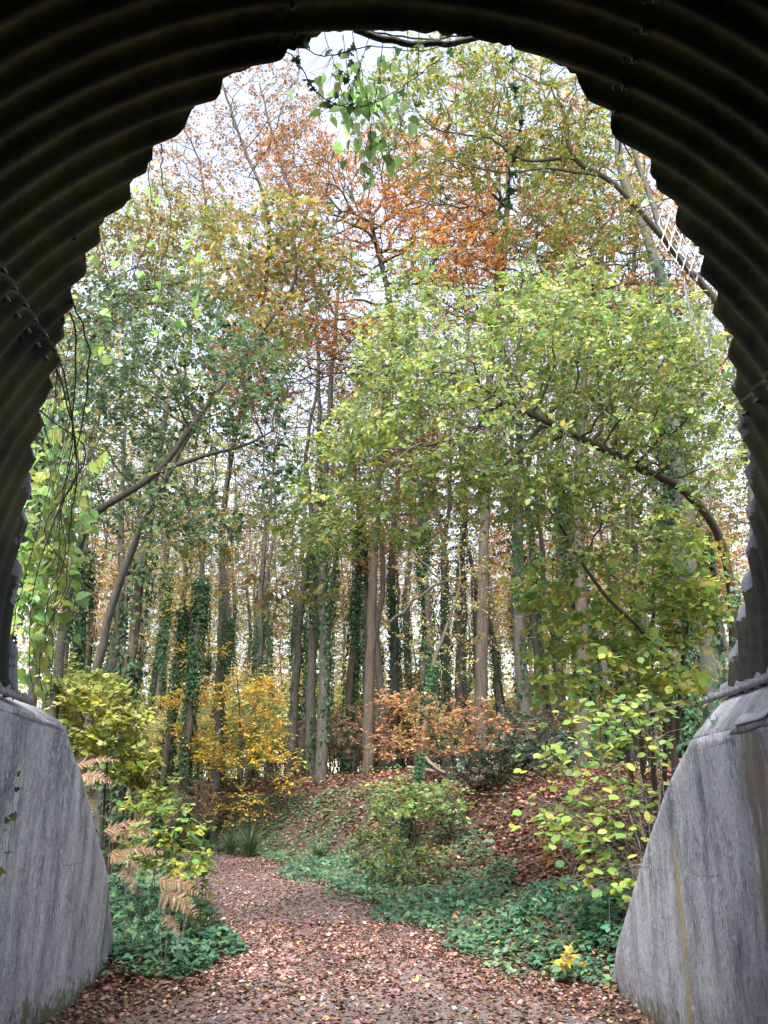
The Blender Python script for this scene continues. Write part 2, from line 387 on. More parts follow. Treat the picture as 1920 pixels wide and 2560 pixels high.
r1 = ramp(n, [(.35, (.01, .01, .011)), (.65, (.034, .033, .031))]); l.new(f2, r1.inputs[0])
ra = ramp(n, [(.34, .15), (.6, .9)]); l.new(f1, ra.inputs[0])
alg_lit = math_(n, l, 'MULTIPLY', ra.outputs[0], sx.outputs[1])
c = mixc(n, l, alg_lit, r1.outputs[0], (.28, .275, .1))  # olive algae; its rib bands also paint in light caught from the mouth
rr = ramp(n, [(.62, 0.0), (.7, .6)]); l.new(f3, rr.inputs[0]); c = mixc(n, l, rr.outputs[0], c, (.07, .045, .03))
zz = math_(n, l, 'ADD', sx.outputs[0], math_(n, l, 'MULTIPLY', f3, 1.0)); rz = ramp(n, [(.0, 0.0), (1.0, 1.0)])
zk = ramp(n, [(.76, 0.0), (.8, 1.0)]); l.new(math_(n, l, 'MULTIPLY', zz, .66), zk.inputs[0])
c = mixc(n, l, zk.outputs[0], c, (.2, .2, .225))
p = N(n, 'ShaderNodeBsdfPrincipled'); p.inputs['Specular IOR Level'].default_value = .2; l.new(c, p.inputs['Base Color'])
rro = ramp(n, [(.3, .45), (.7, .8)]); l.new(f2, rro.inputs[0]); l.new(rro.outputs[0], p.inputs['Roughness'])
b = n.new('ShaderNodeBump'); b.inputs['Strength'].default_value = .35; b.inputs['Distance'].default_value = .01; l.new(f2, b.inputs['Height']); l.new(b.outputs[0], p.inputs['Normal'])
out = n.new('ShaderNodeOutputMaterial'); l.new(p.outputs[0], out.inputs[0]); M_STEEL = m
M_RUST = plain_mat('galvanised_nut', (.1, .09, .08), (.24, .22, .2), 60, .6, .2)
M_ZINC = plain_mat('weathered_zinc', (.07, .07, .085), (.3, .29, .32), 30, .6, .1)

arch = empty('steel_arch', (ACX, 4, 2.5), 'dark corrugated steel tunnel arch resting on two concrete walls', 'tunnel arch')
SEAMS = [-102, -54.3, -10.2, 29.7, 65.7, 102]
for k in range(5):
    ph = np.linspace(SEAMS[k]-(1.3 if k else 0), SEAMS[k+1]+(1.3 if k < 4 else 0), 64)
    yy = np.concatenate([np.arange(-9, 0, PITCH_C/6), np.arange(0, 7.4, PITCH_C/12)])
    mo = mouth(ph) + np.array([.06*mnoise.noise(Vector((a*.3, 0, 7))) + .05*mnoise.noise(Vector((a*.9, 2, 7))) + .02*mnoise.noise(Vector((a*2.7, 5, 7))) for a in ph])
    PH, YY = np.meshgrid(ph, yy); YC = np.minimum(YY, mo[None])
    dr = np.full_like(PH, .007 if k % 2 else 0.0)
    V = arch_pt(PH, YC, dr); edge = np.clip(1-(mo[None]-YC)/.3, 0, 1)
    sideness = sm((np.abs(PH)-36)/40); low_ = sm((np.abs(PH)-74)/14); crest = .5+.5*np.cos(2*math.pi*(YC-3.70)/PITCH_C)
    C = np.stack([edge*sideness*.9, (.2+.8*crest**2)*(1-.85*low_), 0*edge], -1)  # second channel: algae mask, stronger on crests to imitate lit bands
    nx = len(ph); i = (np.arange(len(yy)-1)[:, None]*nx + np.arange(nx-1)[None]).ravel()
    Fq = np.stack([i, i+nx, i+nx+1, i+1], -1); yv = YC.ravel()
    span = yv[Fq].max(1)-yv[Fq].min(1); low = np.abs(yv[Fq[:, 1]]-yv[Fq[:, 0]]) + np.abs(yv[Fq[:, 2]]-yv[Fq[:, 3]])
    Fq = Fq[low > 1e-4]
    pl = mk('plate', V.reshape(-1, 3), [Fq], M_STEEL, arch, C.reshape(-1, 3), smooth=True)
    md = pl.modifiers.new('thickness', 'SOLIDIFY'); md.thickness = .007; md.offset = 0
# hex nuts on the lapped seams
a6 = np.arange(6)*math.pi/3
nv = np.concatenate([np.stack([.017*np.cos(a6), .017*np.sin(a6), 0*a6], -1), np.stack([.017*np.cos(a6), .017*np.sin(a6), 0*a6+.016], -1), np.stack([.009*np.cos(a6), .009*np.sin(a6), 0*a6+.016], -1), np.stack([.009*np.cos(a6), .009*np.sin(a6), 0*a6+.032], -1)])
nf = [(k+o, (k+1) % 6+o, (k+1) % 6+o+6, k+o+6) for o in (0, 6, 12) for k in range(6)]
nut_me = mesh_of('nut', nv, [nf, [[18, 19, 20, 21, 22, 23]]], M_RUST)
for sm_, rng_ in ((29.7, (2.4, 4.1)), (-10.2, (2.9, 3.9)), (-54.3, (4.2, 5.6)), (65.7, (4.6, 5.5))):
    for q in range(30):
        y = 3.70 + PITCH_C*(q-15) + (.0 if sm_ > 0 else .02)
        for dph, dy in ((-.55, 0.0), (.75, PITCH_C*.5)):
            yk = y+dy
            if not (rng_[0] < yk < min(rng_[1], float(mouth(sm_))-.05)): continue
            p0 = arch_pt(np.array(sm_+dph), np.array(yk), -.004); a = math.radians(sm_+dph)
            inward = Vector((-math.sin(a), 0, -math.cos(a))); o = bpy.data.objects.new('nut', nut_me); COL.objects.link(o); o.parent = arch
            o.location = Vector(p0.ravel())-arch.location; o.rotation_euler = inward.to_track_quat('Z', 'Y').to_euler()
            s_ = random.uniform(.85, 1.15); o.scale = (s_, s_, s_)
# foot channels with torn zinc upstands
for sgn in (-1, 1):
    ph = 101.5*sgn; ye = float(mouth(ph)); pr = []
    xw = ACX + sgn*(AR-.03)*math.sin(math.radians(101.5)); zb = ACZ+(AR)*math.cos(math.radians(101.5))
    yv = np.arange(1.0, ye+.25, .06); top, V, Fs = [], [], []
    for q, y in enumerate(yv):
        t = .012 + .03*max(0, mnoise.noise(Vector((y*7, sgn*3, 0)))+.25) + (.022 if q % 3 == 0 else 0)
        V += [(xw-sgn*.045, y, zb-.05), (xw-sgn*.045, y, zb-.004+.01*random.random()), (xw-sgn*.008, y, zb+.0), (xw-sgn*(.012+.012*random.random()), y, zb+t*random.uniform(.6, 1.5))]
    for q in range(len(yv)-1):
        for e in range(3): Fs.append((q*4+e, q*4+4+e, q*4+5+e, q*4+1+e))
    ob = mk('foot_channel', V, [Fs], M_ZINC, arch); md = ob.modifiers.new('thickness', 'SOLIDIFY'); md.thickness = .006
# earth over the arch
M_EARTH = soil_mat('embankment_soil', [(.04, .03, .02), (.09, .065, .04), (.12, .1, .05), (.05, .06, .025)])
V, Fq = grid_sheet(np.linspace(-3.3, 3.3, 60), np.linspace(-30, 7, 150), lambda x, y: np.minimum(10.0-y, 6.9)-.12 + 0*x,
                   lambda c: (c[:, 2] > ACZ+np.sqrt(np.maximum(0, 2.86**2-(c[:, 0]-ACX)**2)) + .04) & (c[:, 1] < mouth(np.degrees(np.arcsin(np.clip((c[:, 0]-ACX)/2.95, -1, 1))))-.3))
tag(mk('embankment', V, [Fq], M_EARTH, smooth=True), 'earth embankment over the tunnel', kind='structure')

# ------------------------------------------------------------------ concrete abutments
def concrete_mat(name, yellow_y=None, brown_y=None, seed=0.0, moss=1.0, white=1.0):
    m, n, l = newmat(name)
    geo = n.new('ShaderNodeNewGeometry'); mp0 = n.new('ShaderNodeMapping'); mp0.inputs['Location'].default_value = (seed, seed*1.7, seed*.6); l.new(geo.outputs['Position'], mp0.inputs[0]); pos = mp0.outputs[0]
    xyz = n.new('ShaderNodeSeparateXYZ'); l.new(geo.outputs['Position'], xyz.inputs[0]); Y, Z = xyz.outputs[1], xyz.outputs[2]
    st = noise_(n, l, 1, 9, .74, pos, (1, 4.2, 1.0)); st2 = noise_(n, l, 1, 6, .8, pos, (1, 36, 18)); bl = noise_(n, l, 1.1, 5, .65, pos); fine = noise_(n, l, 55, 4, .7, pos)
    r1 = ramp(n, [(.36, (.11, .12, .15)), (.48, (.3, .305, .335)), (.64, (.53, .53, .57))]); l.new(st, r1.inputs[0])
    r2 = ramp(n, [(.33, (.45, .44, .45)), (.66, (1.55, 1.5, 1.48))]); l.new(st2, r2.inputs[0])
    c = mixc(n, l, .75, r1.outputs[0], r2.outputs[0], 'MULTIPLY')
    r3 = ramp(n, [(.45, 0.0), (.7, .6)]); l.new(bl, r3.inputs[0]); c = mixc(n, l, r3.outputs[0], c, (.46, .45, .5))
    r4 = ramp(n, [(.32, .5), (.68, 1.4)]); l.new(fine, r4.inputs[0]); c = mixc(n, l, .6, c, r4.outputs[0], 'MULTIPLY')
    # pour lift lines
    zw = math_(n, l, 'ADD', Z, math_(n, l, 'MULTIPLY', noise_(n, l, 2.5, 4, .7, pos), .12))
    fr = math_(n, l, 'ABSOLUTE', math_(n, l, 'SUBTRACT', math_(n, l, 'FRACT', math_(n, l, 'MULTIPLY', zw, 1.15)), .5))
    rl = ramp(n, [(.0, .55), (.01, 0.0)]); l.new(fr, rl.inputs[0]); rk = ramp(n, [(.5, 0.0), (.56, 1.0)]); l.new(noise_(n, l, 1.4, 2, .5, pos), rk.inputs[0]); c = mixc(n, l, math_(n, l, 'MULTIPLY', rl.outputs[0], rk.outputs[0]), c, (.04, .038, .038))
    # bleached dashes of lime and droppings, and dark pits
    wd = noise_(n, l, 1, 2, .5, pos, (1, 55, 19)); wm = noise_(n, l, 1, 3, .55, pos, (1, 3.2, .9))
    rw = ramp(n, [(.6, 0.0), (.64, 1.0)]); l.new(wd, rw.inputs[0]); rwm = ramp(n, [(.46, 0.0), (.56, white)]); l.new(wm, rwm.inputs[0])
    c = mixc(n, l, math_(n, l, 'MULTIPLY', rw.outputs[0], rwm.outputs[0]), c, (.6, .62, .66))
    dk = noise_(n, l, 1, 2, .5, pos, (3, 48, 13)); rd = ramp(n, [(.31, .85), (.34, 0.0)]); l.new(dk, rd.inputs[0]); c = mixc(n, l, rd.outputs[0], c, (.03, .028, .028))
    def strip(y0, wd_, colr, k, zmax):
        nonlocal c
        yy = math_(n, l, 'ABSOLUTE', math_(n, l, 'SUBTRACT', math_(n, l, 'ADD', Y, math_(n, l, 'MULTIPLY', noise_(n, l, 1, 3, .6, pos, (1, .1, 2.5)), .09)), y0+.045))
        r = ramp(n, [(wd_*.45, k), (wd_, 0.0)]); l.new(yy, r.inputs[0])
        br = ramp(n, [(.35, .0), (.5, 1.0)]); l.new(noise_(n, l, 1, 4, .7, pos, (1, 12, 1.6)), br.inputs[0])
        zm = ramp(n, [(zmax*.2, 1.0), (zmax*.25, 0.0)]); l.new(math_(n, l, 'MULTIPLY', Z, .2), zm.inputs[0])
        fac = math_(n, l, 'MULTIPLY', math_(n, l, 'MULTIPLY', r.outputs[0], br.outputs[0]), zm.outputs[0])
        c = mixc(n, l, fac, c, colr)
    if yellow_y: strip(yellow_y, .085, (.36, .29, .06), .7, 1.25)
    if brown_y: strip(brown_y, .26, (.14, .1, .06), .8, 3.0)
    # moss at the foot and on the nose
    mm = noise_(n, l, 9, 5, .7, pos); hz = math_(n, l, 'SUBTRACT', math_(n, l, 'MULTIPLY', math_(n, l, 'MULTIPLY', mm, mm), 1.0 if moss > 1 else .75), Z)
    rm_ = ramp(n, [(.0, 0.0), (.16, .9*min(moss, 1))]); l.new(hz, rm_.inputs[0]); c = mixc(n, l, rm_.outputs[0], c, (.09, .1, .025))
    p = N(n, 'ShaderNodeBsdfPrincipled'); p.inputs['Roughness'].default_value = .62; p.inputs['Specular IOR Level'].default_value = .4; l.new(c, p.inputs['Base Color'])
    hsum = math_(n, l, 'ADD', math_(n, l, 'MULTIPLY', fine, .5), st2)
    b = n.new('ShaderNodeBump'); b.inputs['Strength'].default_value = .5; b.inputs['Distance'].default_value = .012; l.new(hsum, b.inputs['Height']); l.new(b.outputs[0], p.inputs['Normal'])
    out = n.new('ShaderNodeOutputMaterial'); l.new(p.outputs[0], out.inputs[0]); return m
LPROF = np.array([(-.4, 10.75), (0, 10.72), (.28, 10.62), (.61, 10.47), (1.05, 10.12), (1.51, 9.5), (1.94, 8.94), (2.24, 8.45), (2.5, 8.05), (2.7, 7.75)])
RPROF = np.array([(-.4, 9.95), (0, 9.9), (.11, 9.86), (.3, 9.66), (.9, 8.98), (1.45, 8.23), (1.75, 7.74), (2.08, 7.17), (2.23, 6.86), (2.7, 6.5)])
def abutment(sgn, xf, prof, ztop, mat, name_label, cop):
    e = empty('abutment_wall', (xf+sgn*.3, 8.5, 0), name_label, 'concrete wall', 'concrete walls carrying the steel arch'); e['kind'] = 'thing'
    zs = np.linspace(-.3, ztop, 42); ts = np.concatenate([np.linspace(0, .45, 14), np.linspace(.45, 1, 86)[1:]])
    def surf(x_of):
        V = []
        for z in zs:
            ye = np.interp(z, prof[:, 0], prof[:, 1]) + .035*mnoise.noise(Vector((sgn*5, 1, z*3)))
            for t in ts:
                y = -9 + (ye+9)*t; d = .018*mnoise.fractal(Vector((sgn*9, y*1.1, z*1.1)), 1, 2, 4) + .006*mnoise.noise(Vector((sgn*4, y*7, z*3)))
                end = max(0, 1-(ye-y)/.12)                     # rounded arris at the nose
                V.append((x_of + sgn*(.05*end*end) - sgn*d, y, z))
        return np.array(V)
    A_ = surf(xf); nx = len(ts); nz = len(zs)
    B_ = A_.copy(); B_[:, 0] = xf + sgn*.6
    V = np.concatenate([A_, B_]); m_ = len(A_)
    i = (np.arange(nz-1)[:, None]*nx + np.arange(nx-1)[None]).ravel(); f = np.stack([i, i+1, i+nx+1, i+nx], -1)
    if sgn > 0: f = f[:, ::-1]
    top = (nz-1)*nx + np.arange(nx-1); ft = np.stack([top, top+1, top+1+m_, top+m_], -1)
    en = np.arange(nz-1)*nx + nx-1; fe = np.stack([en, en+m_, en+nx+m_, en+nx], -1)
    if sgn > 0: ft = ft[:, ::-1]; fe = fe[:, ::-1]
    mk('wall', V, [np.concatenate([f, f[:, ::-1]+m_, ft, fe])], mat, e, smooth=False)
    # sloping coping between wall face and steel foot
    yend = cop[0]; ys_ = np.linspace(-9, yend, 70); V, Fs = [], []
    prof2 = cop[1]
    for y in ys_:
        k = .012*mnoise.noise(Vector((y*4, sgn, 2))) + (.02*mnoise.noise(Vector((y*11, sgn, 5))) if y > yend-1.2 else 0)
        for (x, z) in prof2: V.append((x, y - .28*(z-ztop) if y > 5 else y, z+k))
    q = len(prof2)
    for a in range(len(ys_)-1):
        for b_ in range(q): Fs.append((a*q+b_, a*q+(b_+1) % q, a*q+q+(b_+1) % q, a*q+q+b_))
    Fs2 = [[(len(ys_)-1)*q+b_ for b_ in range(q)]]
    mk('coping', V, [Fs, Fs2], M_COPE, e)
    return e
M_COPE = concrete_mat('coping_mortar', seed=14, moss=.0, white=.4)
abL = abutment(-1, -2.62, LPROF, 2.42, concrete_mat('concrete_streaked', seed=3.0, white=1.0, moss=1.4), 'grey streaked concrete wall with mossy foot beside the dead bracken', (8.0, [(-2.615, 2.38), (-2.63, 2.44), (-2.82, 2.56), (-3.2, 2.57), (-3.2, 2.38)]))
abR = abutment(1, 2.5, RPROF, 2.2, concrete_mat('concrete_streaked_blue', 7.42, 5.75, seed=8.3, white=1.0), 'grey concrete wall with a yellow streak beside the bramble bank', (6.75, [(2.495, 2.17), (2.5, 2.22), (2.74, 2.49), (3.08, 2.5), (3.08, 2.17)]))
M_WHITE = plain_mat('white_painted_metal', (.3, .32, .35), (.55, .57, .6), 25, .5)
q0, q1 = P(1595, 1545, 6.05), P(1659, 1500, 5.6)
V = []
for t in np.linspace(0, 1, 8):
    y = 5.95-.5*t; V += [(2.486, y+.03*t, 2.215), (2.498, y, 2.235), (2.53, y-.02, 2.275+.01*math.sin(t*9))]
Fs = [(k*3+e_, k*3+e_+1, k*3+e_+4, k*3+e_+3) for k in range(7) for e_ in range(2)]
fl = mk('flashing', V, [Fs], M_WHITE, abR); fl.modifiers.new('t', 'SOLIDIFY').thickness = .004


# ------------------------------------------------------------------ vegetation: palettes
LIME = [(.2, .29, .05), (.3, .35, .06), (.13, .22, .06), (.48, .42, .08), (.26, .34, .13)]
UPGREEN = [(.2, .25, .04), (.3, .3, .05), (.12, .18, .04), (.42, .33, .06)]
ORANGE = [(.4, .145, .03), (.46, .2, .04), (.28, .095, .03), (.4, .27, .06), (.22, .085, .035)]
GOLD = [(.66, .4, .045), (.7, .5, .07), (.48, .42, .08), (.6, .28, .045), (.34, .34, .07)]
COPPER = [(.46, .2, .1), (.55, .28, .13), (.4, .17, .1), (.56, .36, .12), (.36, .15, .08)]
OAK = [(.32, .24, .04), (.2, .22, .05), (.12, .17, .04), (.28, .14, .05), (.42, .32, .06)]
HOLM = [(.08, .145, .06), (.11, .19, .075), (.055, .105, .05), (.16, .23, .07), (.32, .3, .08)]
MAPLE = [(.3, .34, .05), (.42, .4, .07), (.2, .28, .06), (.36, .36, .12)]
HAZEL = [(.18, .32, .07), (.25, .36, .07), (.36, .4, .08), (.13, .28, .09), (.42, .38, .07)]
BRAM = [(.085, .2, .12), (.11, .235, .145), (.065, .16, .095), (.17, .28, .13)]
FARY = [(.38, .33, .1), (.27, .3, .1), (.44, .33, .1), (.2, .25, .09), (.38, .22, .09)]
RUSTY = [(.26, .15, .09), (.2, .12, .075), (.3, .2, .12), (.16, .13, .07)]

def plant(name, label, cat, seed, stems, blobs, step, dens, leaf, shape, colors, weights=None, per=2, nl=6, slen=.3, bark=None, tmat=None,
          lmat=None, rtip=.0048, group=None, wmax=3, dropleaf=0.0, flat=1.2, droop=.12, spread=.8, lowfree=.35, trop=.02, wid=1.0, expo=.44, wob=.25, ivy=None, crown='crown', jit=.2, di=None):
    """a tree or shrub: stems as polylines, a crown grown towards the blobs, leafy sprays on its tips; children trunk and crown (> twigs)"""
    rs = np.random.default_rng(seed)
    base = stems[0][0][0]
    e = empty(name, base, label, cat, group)
    A = blobs_to_points(rs, blobs, dens)
    Np, dr, wgt, rad, chains = tree_skeleton(rs, stems, A, step, rtip=rtip, trop=trop, lowfree=lowfree, expo=expo, wob=wob, di=di)
    thick = [c for c in chains if max(c[1]) > .016]; thin = [c for c in chains if max(c[1]) <= .016]
    V, Fq = tubes(thick if thick else chains[:1]); mk('trunk', V, [Fq], bark or M_BARKG, e, smooth=True)
    tips = np.where((wgt <= wmax) & (rad < .012))[0]
    if dropleaf: tips = tips[rs.random(len(tips)) > dropleaf]
    lv, tw = sprays(rs, Np[tips], dr[tips], per, nl, slen, leaf, shape, colors, weights, flat, droop, spread, wid, jit)
    cr = mk(crown, lv[0], lv[1], lmat or M_LEAF, e, lv[2])
    TV, TF = tubes(thin)
    parts = [tw] + ([(TV, [TF], None)] if len(TV) else [])
    V, Fs, _ = merge(parts); o = mk('twigs', V, Fs, tmat or M_TWIG, e, kind='stuff'); o.parent = cr
    if ivy: ivy_on(e, rs, *ivy)
    return e
def ivy_on(e, rs, pts, r, n, leaf=.07, spread=.08):
    q = catmull(pts, .1); k = rs.integers(0, len(q), n); a = rs.uniform(0, 6.283, n)
    clump = np.array([mnoise.noise(Vector((x*.7, 3, x*.3))) for x in q[:, 2]])
    keep = rs.random(n) < .65+clump[k]; k = k[keep]; a = a[keep]; n = len(k)
    out = np.stack([np.cos(a), np.sin(a), rs.normal(.1, .25, n)], -1)
    pos = q[k] + out*(r + np.abs(rs.normal(0, spread, n)))[:, None]; pos[:, 2] += rs.uniform(-.06, .06, n)
    d = nrm(np.stack([rs.normal(0, .6, n), rs.normal(0, .6, n), -np.ones(n)], -1) + out*.4)
    V, Fs, C = leaves(pos, d, out+np.array([0, 0, .5]), leaf*rs.uniform(.6, 1.3, n), 'ivy', pal(rs, [(.03, .075, .03), (.05, .1, .04), (.025, .055, .028), (.09, .13, .05)], n))
    mk('ivy', V, Fs, M_IVY, e, C)
def G(px, d, dz=-.05):                       # point of the ground under a photo column at distance d
    p = P(px, 1700, d); return np.array([p[0], p[1], float(T(p[0], p[1]))+dz])

# ------------------------------------------------------------------ near and middle trees
plant('hazel_tree', 'tree arching over the path from behind the yellow streaked wall, yellow green leaves', 'tree', 1,
      [([G(1580, 12.6), P(1580, 1300, 12.4), P(1548, 1150, 12), P(1480, 1062, 11.5), P(1370, 1003, 11), P(1250, 945, 10.6), P(1120, 880, 10.3)], .08, .02),
       ([G(1450, 12.6), P(1442, 1450, 12.4), P(1400, 1375, 12), P(1330, 1310, 11.6), P(1230, 1180, 11.3)], .05, .02)],
      [(1250, 790, 10.6, 350, 150, 1.5, .95), (980, 920, 10.6, 290, 170, 1.4, .8), (680, 1120, 11.8, 130, 110, .9, .6), (900, 620, 11, 130, 60, .9, .6), (1400, 900, 10.4, 170, 150, 1.0), (880, 780, 11, 150, 120, 1.0), (1150, 1050, 11, 260, 90, 1.0), (1430, 730, 10, 130, 110, .8),
       (760, 990, 11.5, 110, 130, 1.0, .8), (1520, 820, 9.8, 75, 150, .6, 1), (1540, 1010, 10, 60, 110, .6, .9), (850, 1120, 11.6, 160, 70, .9, .8), (1300, 1130, 11, 200, 90, .8, .8), (1180, 660, 10.8, 200, 70, 1.0)],
      .19, 52, .073, 'oval', LIME, [4, 4, 3, 1.4, 3], per=3, nl=6, slen=.3, bark=M_BARKB, wmax=3, rtip=.0066, tmat=M_PALETWIG, spread=.95)
plant('field_tree', 'forked grey tree leaning out over the tunnel mouth, small yellow leaves', 'tree', 2,
      [([G(1640, 13.6), P(1625, 1000, 13.3), P(1570, 700, 13), P(1478, 570, 12.6), P(1420, 500, 12.3), P(1330, 400, 12), P(1240, 340, 11.8), P(1215, 230, 11.6)], .12, .035),
       ([P(1478, 570, 12.6), P(1440, 520, 12.8), P(1405, 430, 12.9), P(1370, 330, 12.9), P(1320, 200, 12.8)], .06, .025),
       ([P(1240, 340, 11.8), P(1130, 345, 11.5), P(1060, 300, 11.3), P(960, 285, 11.1)], .035, .012),
       ([P(1290, 378, 11.9), P(1180, 365, 11.6), P(1080, 372, 11.4), P(990, 350, 11.2)], .03, .01)],
      [(1120, 200, 11.2, 240, 110, 1.1, 1.1), (980, 330, 11.4, 170, 90, .9), (1230, 320, 12, 160, 110, 1.0), (880, 210, 11, 130, 110, .9), (1180, 480, 12, 160, 80, .9, .7), (1330, 480, 12.4, 100, 90, .9, .6), (1000, 120, 11, 150, 60, .8, 1.0)],
      .2, 50, .062, 'oval', UPGREEN, [4, 4, 3, 1.5], per=3, nl=6, slen=.26, bark=M_BARKG, tmat=M_TWIG, lowfree=.5)
plant('leaning_oak', 'slender pale trunk leaning over the path with ochre lobed leaves at its top', 'tree', 3,
      [([G(165, 13.4), P(215, 1420, 13.2), P(300, 1150, 13), P(375, 1000, 12.9), P(430, 900, 12.8), P(540, 750, 12.6), P(630, 625, 12.5), P(640, 540, 12.4)], .085, .025)],
      [(590, 520, 12.4, 150, 80, 1.0, 1.2), (690, 590, 12.5, 110, 60, .8), (500, 500, 12.3, 90, 60, .8), (480, 610, 12.3, 100, 50, .8, .8), (620, 470, 12.3, 110, 50, .8), (620, 690, 12.4, 90, 40, .7, .7), (620, 1285, 12.4, 140, 40, .5, .8), (450, 1150, 12.6, 120, 60, .6, .6)],
      .2, 50, .105, 'oak', OAK, [3, 3, 3, 2, 1.4], per=2, nl=5, slen=.26, bark=M_BARKG, lowfree=.4)
plant('evergreen_oak', 'dark armed oak behind the left creeper with small blue green leaves'.replace('left creeper', 'hanging creeper'), 'tree', 4,
      [([G(100, 11.9), P(140, 1330, 11.6), P(187, 1135, 11.3), P(250, 1080, 11.2), P(340, 1020, 11.1), P(395, 950, 11), P(425, 905, 11)], .085, .035),
       ([P(345, 1018, 11.1), P(440, 985, 11), P(520, 965, 10.9), P(590, 930, 10.9)], .04, .015)],
      [(320, 800, 11, 180, 110, 1.1, 1.2), (480, 850, 11, 150, 110, 1.0), (240, 720, 11, 100, 90, .9), (190, 880, 11, 90, 110, .9), (430, 710, 11.3, 130, 60, .9), (570, 900, 11, 70, 60, .7), (300, 930, 11.2, 140, 50, .8), (560, 790, 11.2, 90, 70, .9, .7), (420, 1110, 11.3, 170, 80, .8, .55), (230, 1060, 11.3, 90, 90, .8, .5), (600, 1010, 11.3, 90, 70, .7, .5), (330, 640, 11.4, 160, 50, .9, .5)],
      .18, 58, .07, 'oval', HOLM, [4, 4, 4, 2, .6], per=2, nl=6, slen=.22, bark=M_DARKTWIG, tmat=M_DARKTWIG, lowfree=.45)
plant('olive_leaved_tree', 'tree with long low arms and thin olive yellow foliage above the evergreen oak', 'tree', 5,
      [([G(60, 17), P(110, 1100, 17), P(170, 800, 16.8), P(260, 655, 16.5), P(400, 605, 16.2), P(520, 570, 16)], .1, .03),
       ([P(190, 770, 16.8), P(290, 665, 16.6), P(420, 650, 16.4), P(520, 600, 16.2)], .05, .015)],
      [(300, 560, 16, 150, 90, 1.3, 1), (210, 640, 16, 90, 110, 1.2), (380, 640, 16, 120, 60, 1.2), (330, 470, 16, 90, 50, 1.0, .7), (150, 760, 16, 60, 90, 1.0), (400, 480, 16.5, 130, 60, 1.2, .8), (520, 720, 17, 130, 100, 1.2, .6), (450, 620, 16.5, 120, 60, 1.2, .6)],
      .26, 38, .075, 'dia', [(.2, .2, .04), (.3, .24, .05), (.14, .17, .05), (.36, .26, .05)], per=4, nl=7, slen=.35, bark=M_BARKG, tmat=M_TWIG)
iv = [G(262, 14.6, 0), P(285, 1400, 14.6), P(320, 1150, 14.4), P(338, 1020, 14.3), P(360, 880, 14.2)]
plant('ivy_clad_tree', 'leaning tree wrapped in dark ivy beside the slender pale trunk', 'tree', 6, [(iv, .12, .05)],
      [(370, 850, 14.3, 90, 70, .8, .5)], .25, 30, .07, 'dia', LIME, per=2, nl=5, slen=.3, bark=M_BARKB, ivy=(iv, .12, 2600, .085, .13))

# copper beeches behind
for (seed, lab, stem, blobs, k) in [
  (21, 'tall beech with a broad rust orange crown over the middle of the path', [G(795, 29.9), P(800, 1400, 29.9), P(812, 1100, 29.4), P(830, 900, 28.9), P(850, 700, 28.1), P(800, 480, 27.3)],
      [(900, 520, 26.7, 230, 120, 2.6, 1.2), (700, 440, 26.7, 120, 110, 2.2), (760, 740, 26.7, 190, 90, 2.0, 1.8), (850, 360, 26.7, 150, 80, 2.0, .8), (620, 640, 26.7, 140, 140, 2.0, 1.6), (650, 360, 26.7, 110, 90, 2.0, .7), (560, 800, 27, 130, 110, 2.0, 1.1)], .85),
  (22, 'tall beech with orange leaves standing behind the forked grey tree', [G(1040, 24), P(1040, 1400, 24), P(1048, 1100, 24), P(1060, 800, 23.6), P(1090, 550, 23), P(1100, 300, 22.6)],
      [(1120, 440, 22.5, 200, 130, 2.6, 1.2), (1020, 600, 22.5, 170, 110, 2.4, 1.1), (1210, 300, 22.5, 130, 100, 2.4), (1180, 600, 22.5, 120, 120, 2.2), (940, 420, 22.5, 150, 100, 2.2, .8), (1050, 250, 22.5, 170, 90, 2.2, .7)], .9),
  (23, 'beech with sparse orange leaves rising behind the white netting', [G(1262, 23), P(1258, 1400, 23), P(1250, 1100, 22.8), P(1262, 800, 22.5), P(1300, 550, 22.3), P(1280, 380, 22)],
      [(1340, 560, 22, 150, 140, 2.4, 1), (1250, 430, 22, 120, 120, 2.2), (1400, 650, 22, 120, 100, 2.0, .9)], .8)]:
    plant('copper_beech', lab, 'tree', seed, [(stem, .2, .05)], blobs, .42, 44, .095, 'dia', ORANGE, [4, 4, 3, 2, 2], per=4, nl=9, slen=.5, bark=M_BARKB, tmat=M_DARKTWIG, group='tall beeches in rust orange leaf', lowfree=.4, wmax=3, rtip=.014, wid=1.1)
plant('thin_leaved_tree', 'tall tree almost bare against the white sky, small brown leaves', 'tree', 24,
      [([G(478, 33), P(478, 1350, 33), P(490, 1050, 32), P(560, 700, 28), P(580, 480, 22.5), P(520, 300, 22), P(470, 150, 22)], .16, .03),
       ([P(600, 640, 23), P(640, 480, 23), P(600, 330, 22.8), P(560, 180, 22.6)], .07, .025), ([P(560, 700, 23), P(460, 520, 23), P(430, 350, 22.8), P(380, 250, 22.6)], .06, .02)],
      [(500, 260, 22, 150, 130, 2.2, .55), (600, 220, 22, 110, 120, 2.0, .6), (400, 400, 22, 100, 90, 1.8, .6), (380, 300, 22, 70, 70, 1.6, .5), (650, 320, 22, 90, 110, 1.8, .9), (450, 470, 22, 150, 60, 1.8, 1.2), (560, 420, 22, 120, 70, 1.8, .8)],
      .4, 26, .085, 'dia', [(.3, .14, .06), (.36, .2, .07), (.22, .1, .06)], per=3, nl=5, slen=.5, bark=M_BARKG, tmat=M_TWIG, rtip=.008)

